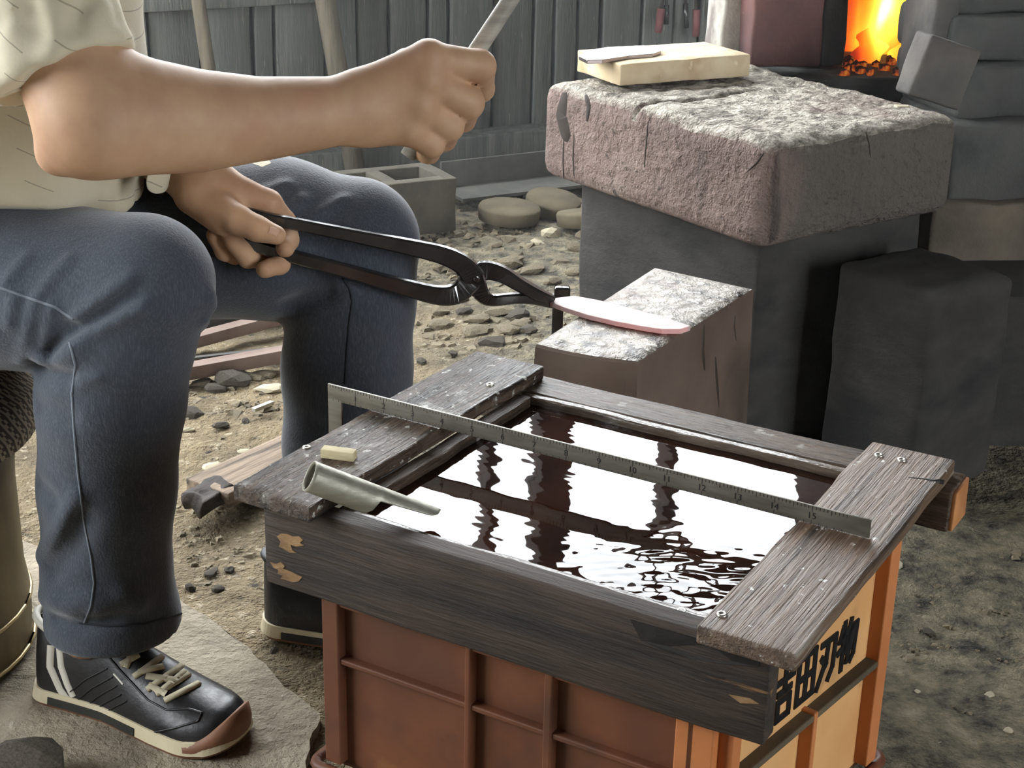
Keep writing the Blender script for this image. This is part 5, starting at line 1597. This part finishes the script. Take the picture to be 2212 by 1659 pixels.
# steel angle bar
M_ANGLE = mat('grey_angle_iron', C(92, 91, 86), C(116, 114, 106), 8, rough=0.7, bump=0.2, spots=[(C(66, 66, 62), 5, 0.55, 0.7)])
a0, a1 = Z(1002, 446, 0.0), Z(1330, 406, 0.0)
ad = (a1 - a0).normalized(); an = Vector((-ad.y, ad.x, 0))
ang = thing('angle_bar', 'long grey steel angle bar lying along the back wall', 'angle bar', (a0 + a1) / 2)
rbox('flange', (a0 + a1) / 2 + an * 0.06 + UP * 0.012, ((a1 - a0).length / 2, 0.055, 0.004), M_ANGLE, ang, ad, r=0.001, n=(2, 1, 1))
rbox('web', (a0 + a1) / 2 + an * 0.118 + UP * 0.040, ((a1 - a0).length / 2, 0.004, 0.036), M_ANGLE, ang, ad, r=0.001, n=(2, 1, 1))
# hollow concrete block by the wall
cb = thing('concrete_block', 'dusty hollow concrete block standing against the back wall', 'concrete block', Z(900, 480, 0))
c0 = Z(985, 500, 0.0)
cd = W1
cc = c0 - cd * 0.20 + W2 * 0.075
M_CB = mat('dusty_concrete_block', C(84, 80, 70), C(108, 103, 90), 10, rough=0.95, bump=0.5, bscale=50)
hb = 0.118
for t in (-0.185, -0.06, 0.06, 0.185):
    rbox('web', cc + cd * t + UP * hb / 2, (0.015, 0.07, hb / 2), M_CB, cb, cd, r=0.003, n=(1, 2, 2), jit=0.002)
for s in (-1, 1):
    rbox('shell', cc + W2 * 0.06 * s + UP * hb / 2, (0.2, 0.015, hb / 2), M_CB, cb, cd, r=0.003, n=(6, 1, 2), jit=0.003)
# leaning poles
M_POLE = mat('dusty_pole_wood', C(118, 110, 94), C(144, 134, 114), 8, (8, 8, 0.8), 0.9, bump=0.4)
def pole(p, q_, r, label):
    o = tube('leaning_pole', [p, p.lerp(q_, 0.33), p.lerp(q_, 0.66), q_], [r, r * 0.97, r * 0.95, r * 0.92], M_POLE, None, 10)
    tag(o, label, 'pole', 'poles leaning on the back wall')
pole(wpt(-0.01, -0.10, 0), wpt(-0.17, -0.035, 1.12), 0.024, 'thick pale pole leaning on the back wall')
pole(wpt(-0.33, -0.10, 0), wpt(-0.42, -0.03, 1.12), 0.016, 'thin pale pole leaning on the back wall')
# steel bars on the ground between the legs
bars = (((400, 812), (640, 768), 0.013, 0.011, 'reddish flat steel bar lying nearest the stool between the legs', True), ((385, 782), (560, 762), 0.005, 0.005, 'thin dark steel rod between two flat bars on the ground', False), ((400, 748), (640, 683), 0.013, 0.010, 'grey flat steel bar lying behind the reddish bar', True), ((430, 705), (640, 660), 0.010, 0.008, 'dark steel bar farthest from the stool between the legs', False))
for (a, b, w, t_, lab, pale) in bars:
    p, q_ = Z(*a, 0.008), Z(*b, 0.008)
    d = (q_ - p).normalized()
    o = rbox('steel_bar', (p + q_) / 2 + UP * (t_ - 0.004) + d * 0.0, ((q_ - p).length / 2 + 0.12, w, t_), mat('bar_' + ('rusted' if pale else 'dark') + '_steel_' + str(a[0]), C(112, 92, 82) if pale else C(58, 56, 52), C(140, 120, 108) if pale else C(76, 72, 66), 9, rough=0.6, bump=0.2, metal=0.25), None, d, r=0.001, n=(3, 1, 1))
    tag(o, lab, 'steel bar')
p = Z(568, 880, 0.0)
o = rbox('metal_strip', p + UP * 0.002, (0.020, 0.004, 0.003), mat('bright_strip', C(170, 168, 160), C(196, 194, 186), 12, rough=0.4, metal=0.4, bump=0.1), None, Z(595, 868, 0) - Z(545, 888, 0), r=0.0006, n=(2, 1, 1))
tag(o, 'short bright metal strip lying on the dirt by the far leg', 'metal strip')
# weathered board on the ground with a broken end
M_OLDBOARD = mat('weathered_board', C(120, 104, 88), C(160, 142, 122), 7, (1, 14, 14), 0.85, bump=0.6, spots=[(C(80, 70, 60), 5, 0.55, 0.7)])
p, q_ = Z(448, 1072, 0.012), Z(800, 905, 0.012)
d = (q_ - p).normalized()
def broken(v):
    if v.x < -0.20:
        v = v + Vector((0.03 * noise.noise(Vector((v.y * 60, v.z * 20, 3))), 0, 0.004 * noise.noise(v * 70)))
    return v
o = rbox('old_board', (p + q_) / 2 + UP * 0.004, ((q_ - p).length / 2, 0.040, 0.011), M_OLDBOARD, None, d, r=0.002, n=(30, 8, 2), fn=broken)
tag(o, 'weathered old board with a broken end lying on the ground beside the trough', 'board')
o = rbox('charred_stub', Z(452, 1078, 0.012) + UP * 0.004, (0.030, 0.022, 0.013), M_SIDEWOOD, None, d, r=0.004, n=(5, 5, 3), jit=0.010, js=45)
tag(o, 'charred broken stub beside the old board', 'wood stub')
# iron spike standing behind the blade's tang
sp = thing('iron_spike', 'small iron spike standing in the ground left of the anvil', 'spike', Z(1205, 760, 0.0))
sb = Y(1203, 720, 1.86)
rbox('shank', Vector((sb.x, 1.86, 0.155)), (0.007, 0.005, 0.165), M_STEEL, sp, (1, 0, 0), Vector((0.12, 0, 1)), r=0.0015, n=(1, 1, 4))
rbox('collar', Y(1214, 632, 1.852), (0.010, 0.007, 0.008), M_IRON, sp, (1, 0, 0), r=0.003, n=(2, 2, 2))
# tools hanging on the back wall
M_RED = mat('red_tool_grip', C(116, 66, 68), C(140, 84, 84), 12, rough=0.6, bump=0.1)
wall_y = 4.05
def hang(px0, py0, px1, py1, r, m, lab):
    n_ = W2
    def on_wall(px, py):
        d_ = ray(px, py)
        t_ = ((WO - W2 * 0.05) - CAM).dot(n_) / d_.dot(n_)
        return CAM + d_ * t_
    a, b = on_wall(px0, py0), on_wall(px1, py1)
    root = thing('hanging_tool', lab, 'tool', b, 'tools hanging on the back wall')
    tube('grip', [a.lerp(b, 0.35), b], [r, r * 0.9], m, root, 8)
    tube('shank', [a + (a - b) * 1.4, a.lerp(b, 0.36)], [r * 0.5, r * 0.55], M_STEEL, root, 8)
hang(1432, -10, 1422, 70, 0.011, M_RED, 'red gripped tool hanging leftmost on the back wall')
hang(1505, -10, 1503, 78, 0.011, M_RED, 'red gripped tool hanging nearest the forge on the back wall')
hang(1480, -20, 1483, 60, 0.007, M_IRON, 'thin dark tool hanging between the red gripped tools')
hang(1440, -10, 1439, 52, 0.008, M_IRON, 'short dark tool hanging beside the leftmost red grip')
hang(1540, -20, 1550, 58, 0.005, M_STEEL, 'thin grey rod hanging close to the pale forge slab')
# a scrap of slag on the hearth stone
o = rbox('slag_flake', Z(1948, 231, 0.484), (0.010, 0.006, 0.003), M_ROCKL, None, (1, 0.2, 0), r=0.002, n=(3, 3, 1), jit=0.002, js=60)
tag(o, 'pale slag flake on the hearth stone below the leaning brick', 'flake')

# ------------------------------------------------------------------ thin smoke hanging in the shed
def smoke():
    m = bpy.data.materials.new('thin_smoke')
    m.use_nodes = True
    t = m.node_tree
    t.nodes.remove(t.nodes['Principled BSDF'])
    v = t.nodes.new('ShaderNodeVolumeScatter')
    v.inputs['Color'].default_value = (0.93, 0.97, 1.0, 1)
    v.inputs['Density'].default_value = 0.016
    v.inputs['Anisotropy'].default_value = 0.0
    t.links.new(v.outputs[0], t.nodes['Material Output'].inputs['Volume'])
    o = rbox('smoke', wpt(-0.35, -1.10, 1.0), (2.2, 1.0, 0.95), m, None, W1, r=0, n=(1, 1, 1), smooth=False)
    tag(o, 'thin bluish smoke hanging before the back wall and forge', 'smoke', None, 'stuff')
smoke()
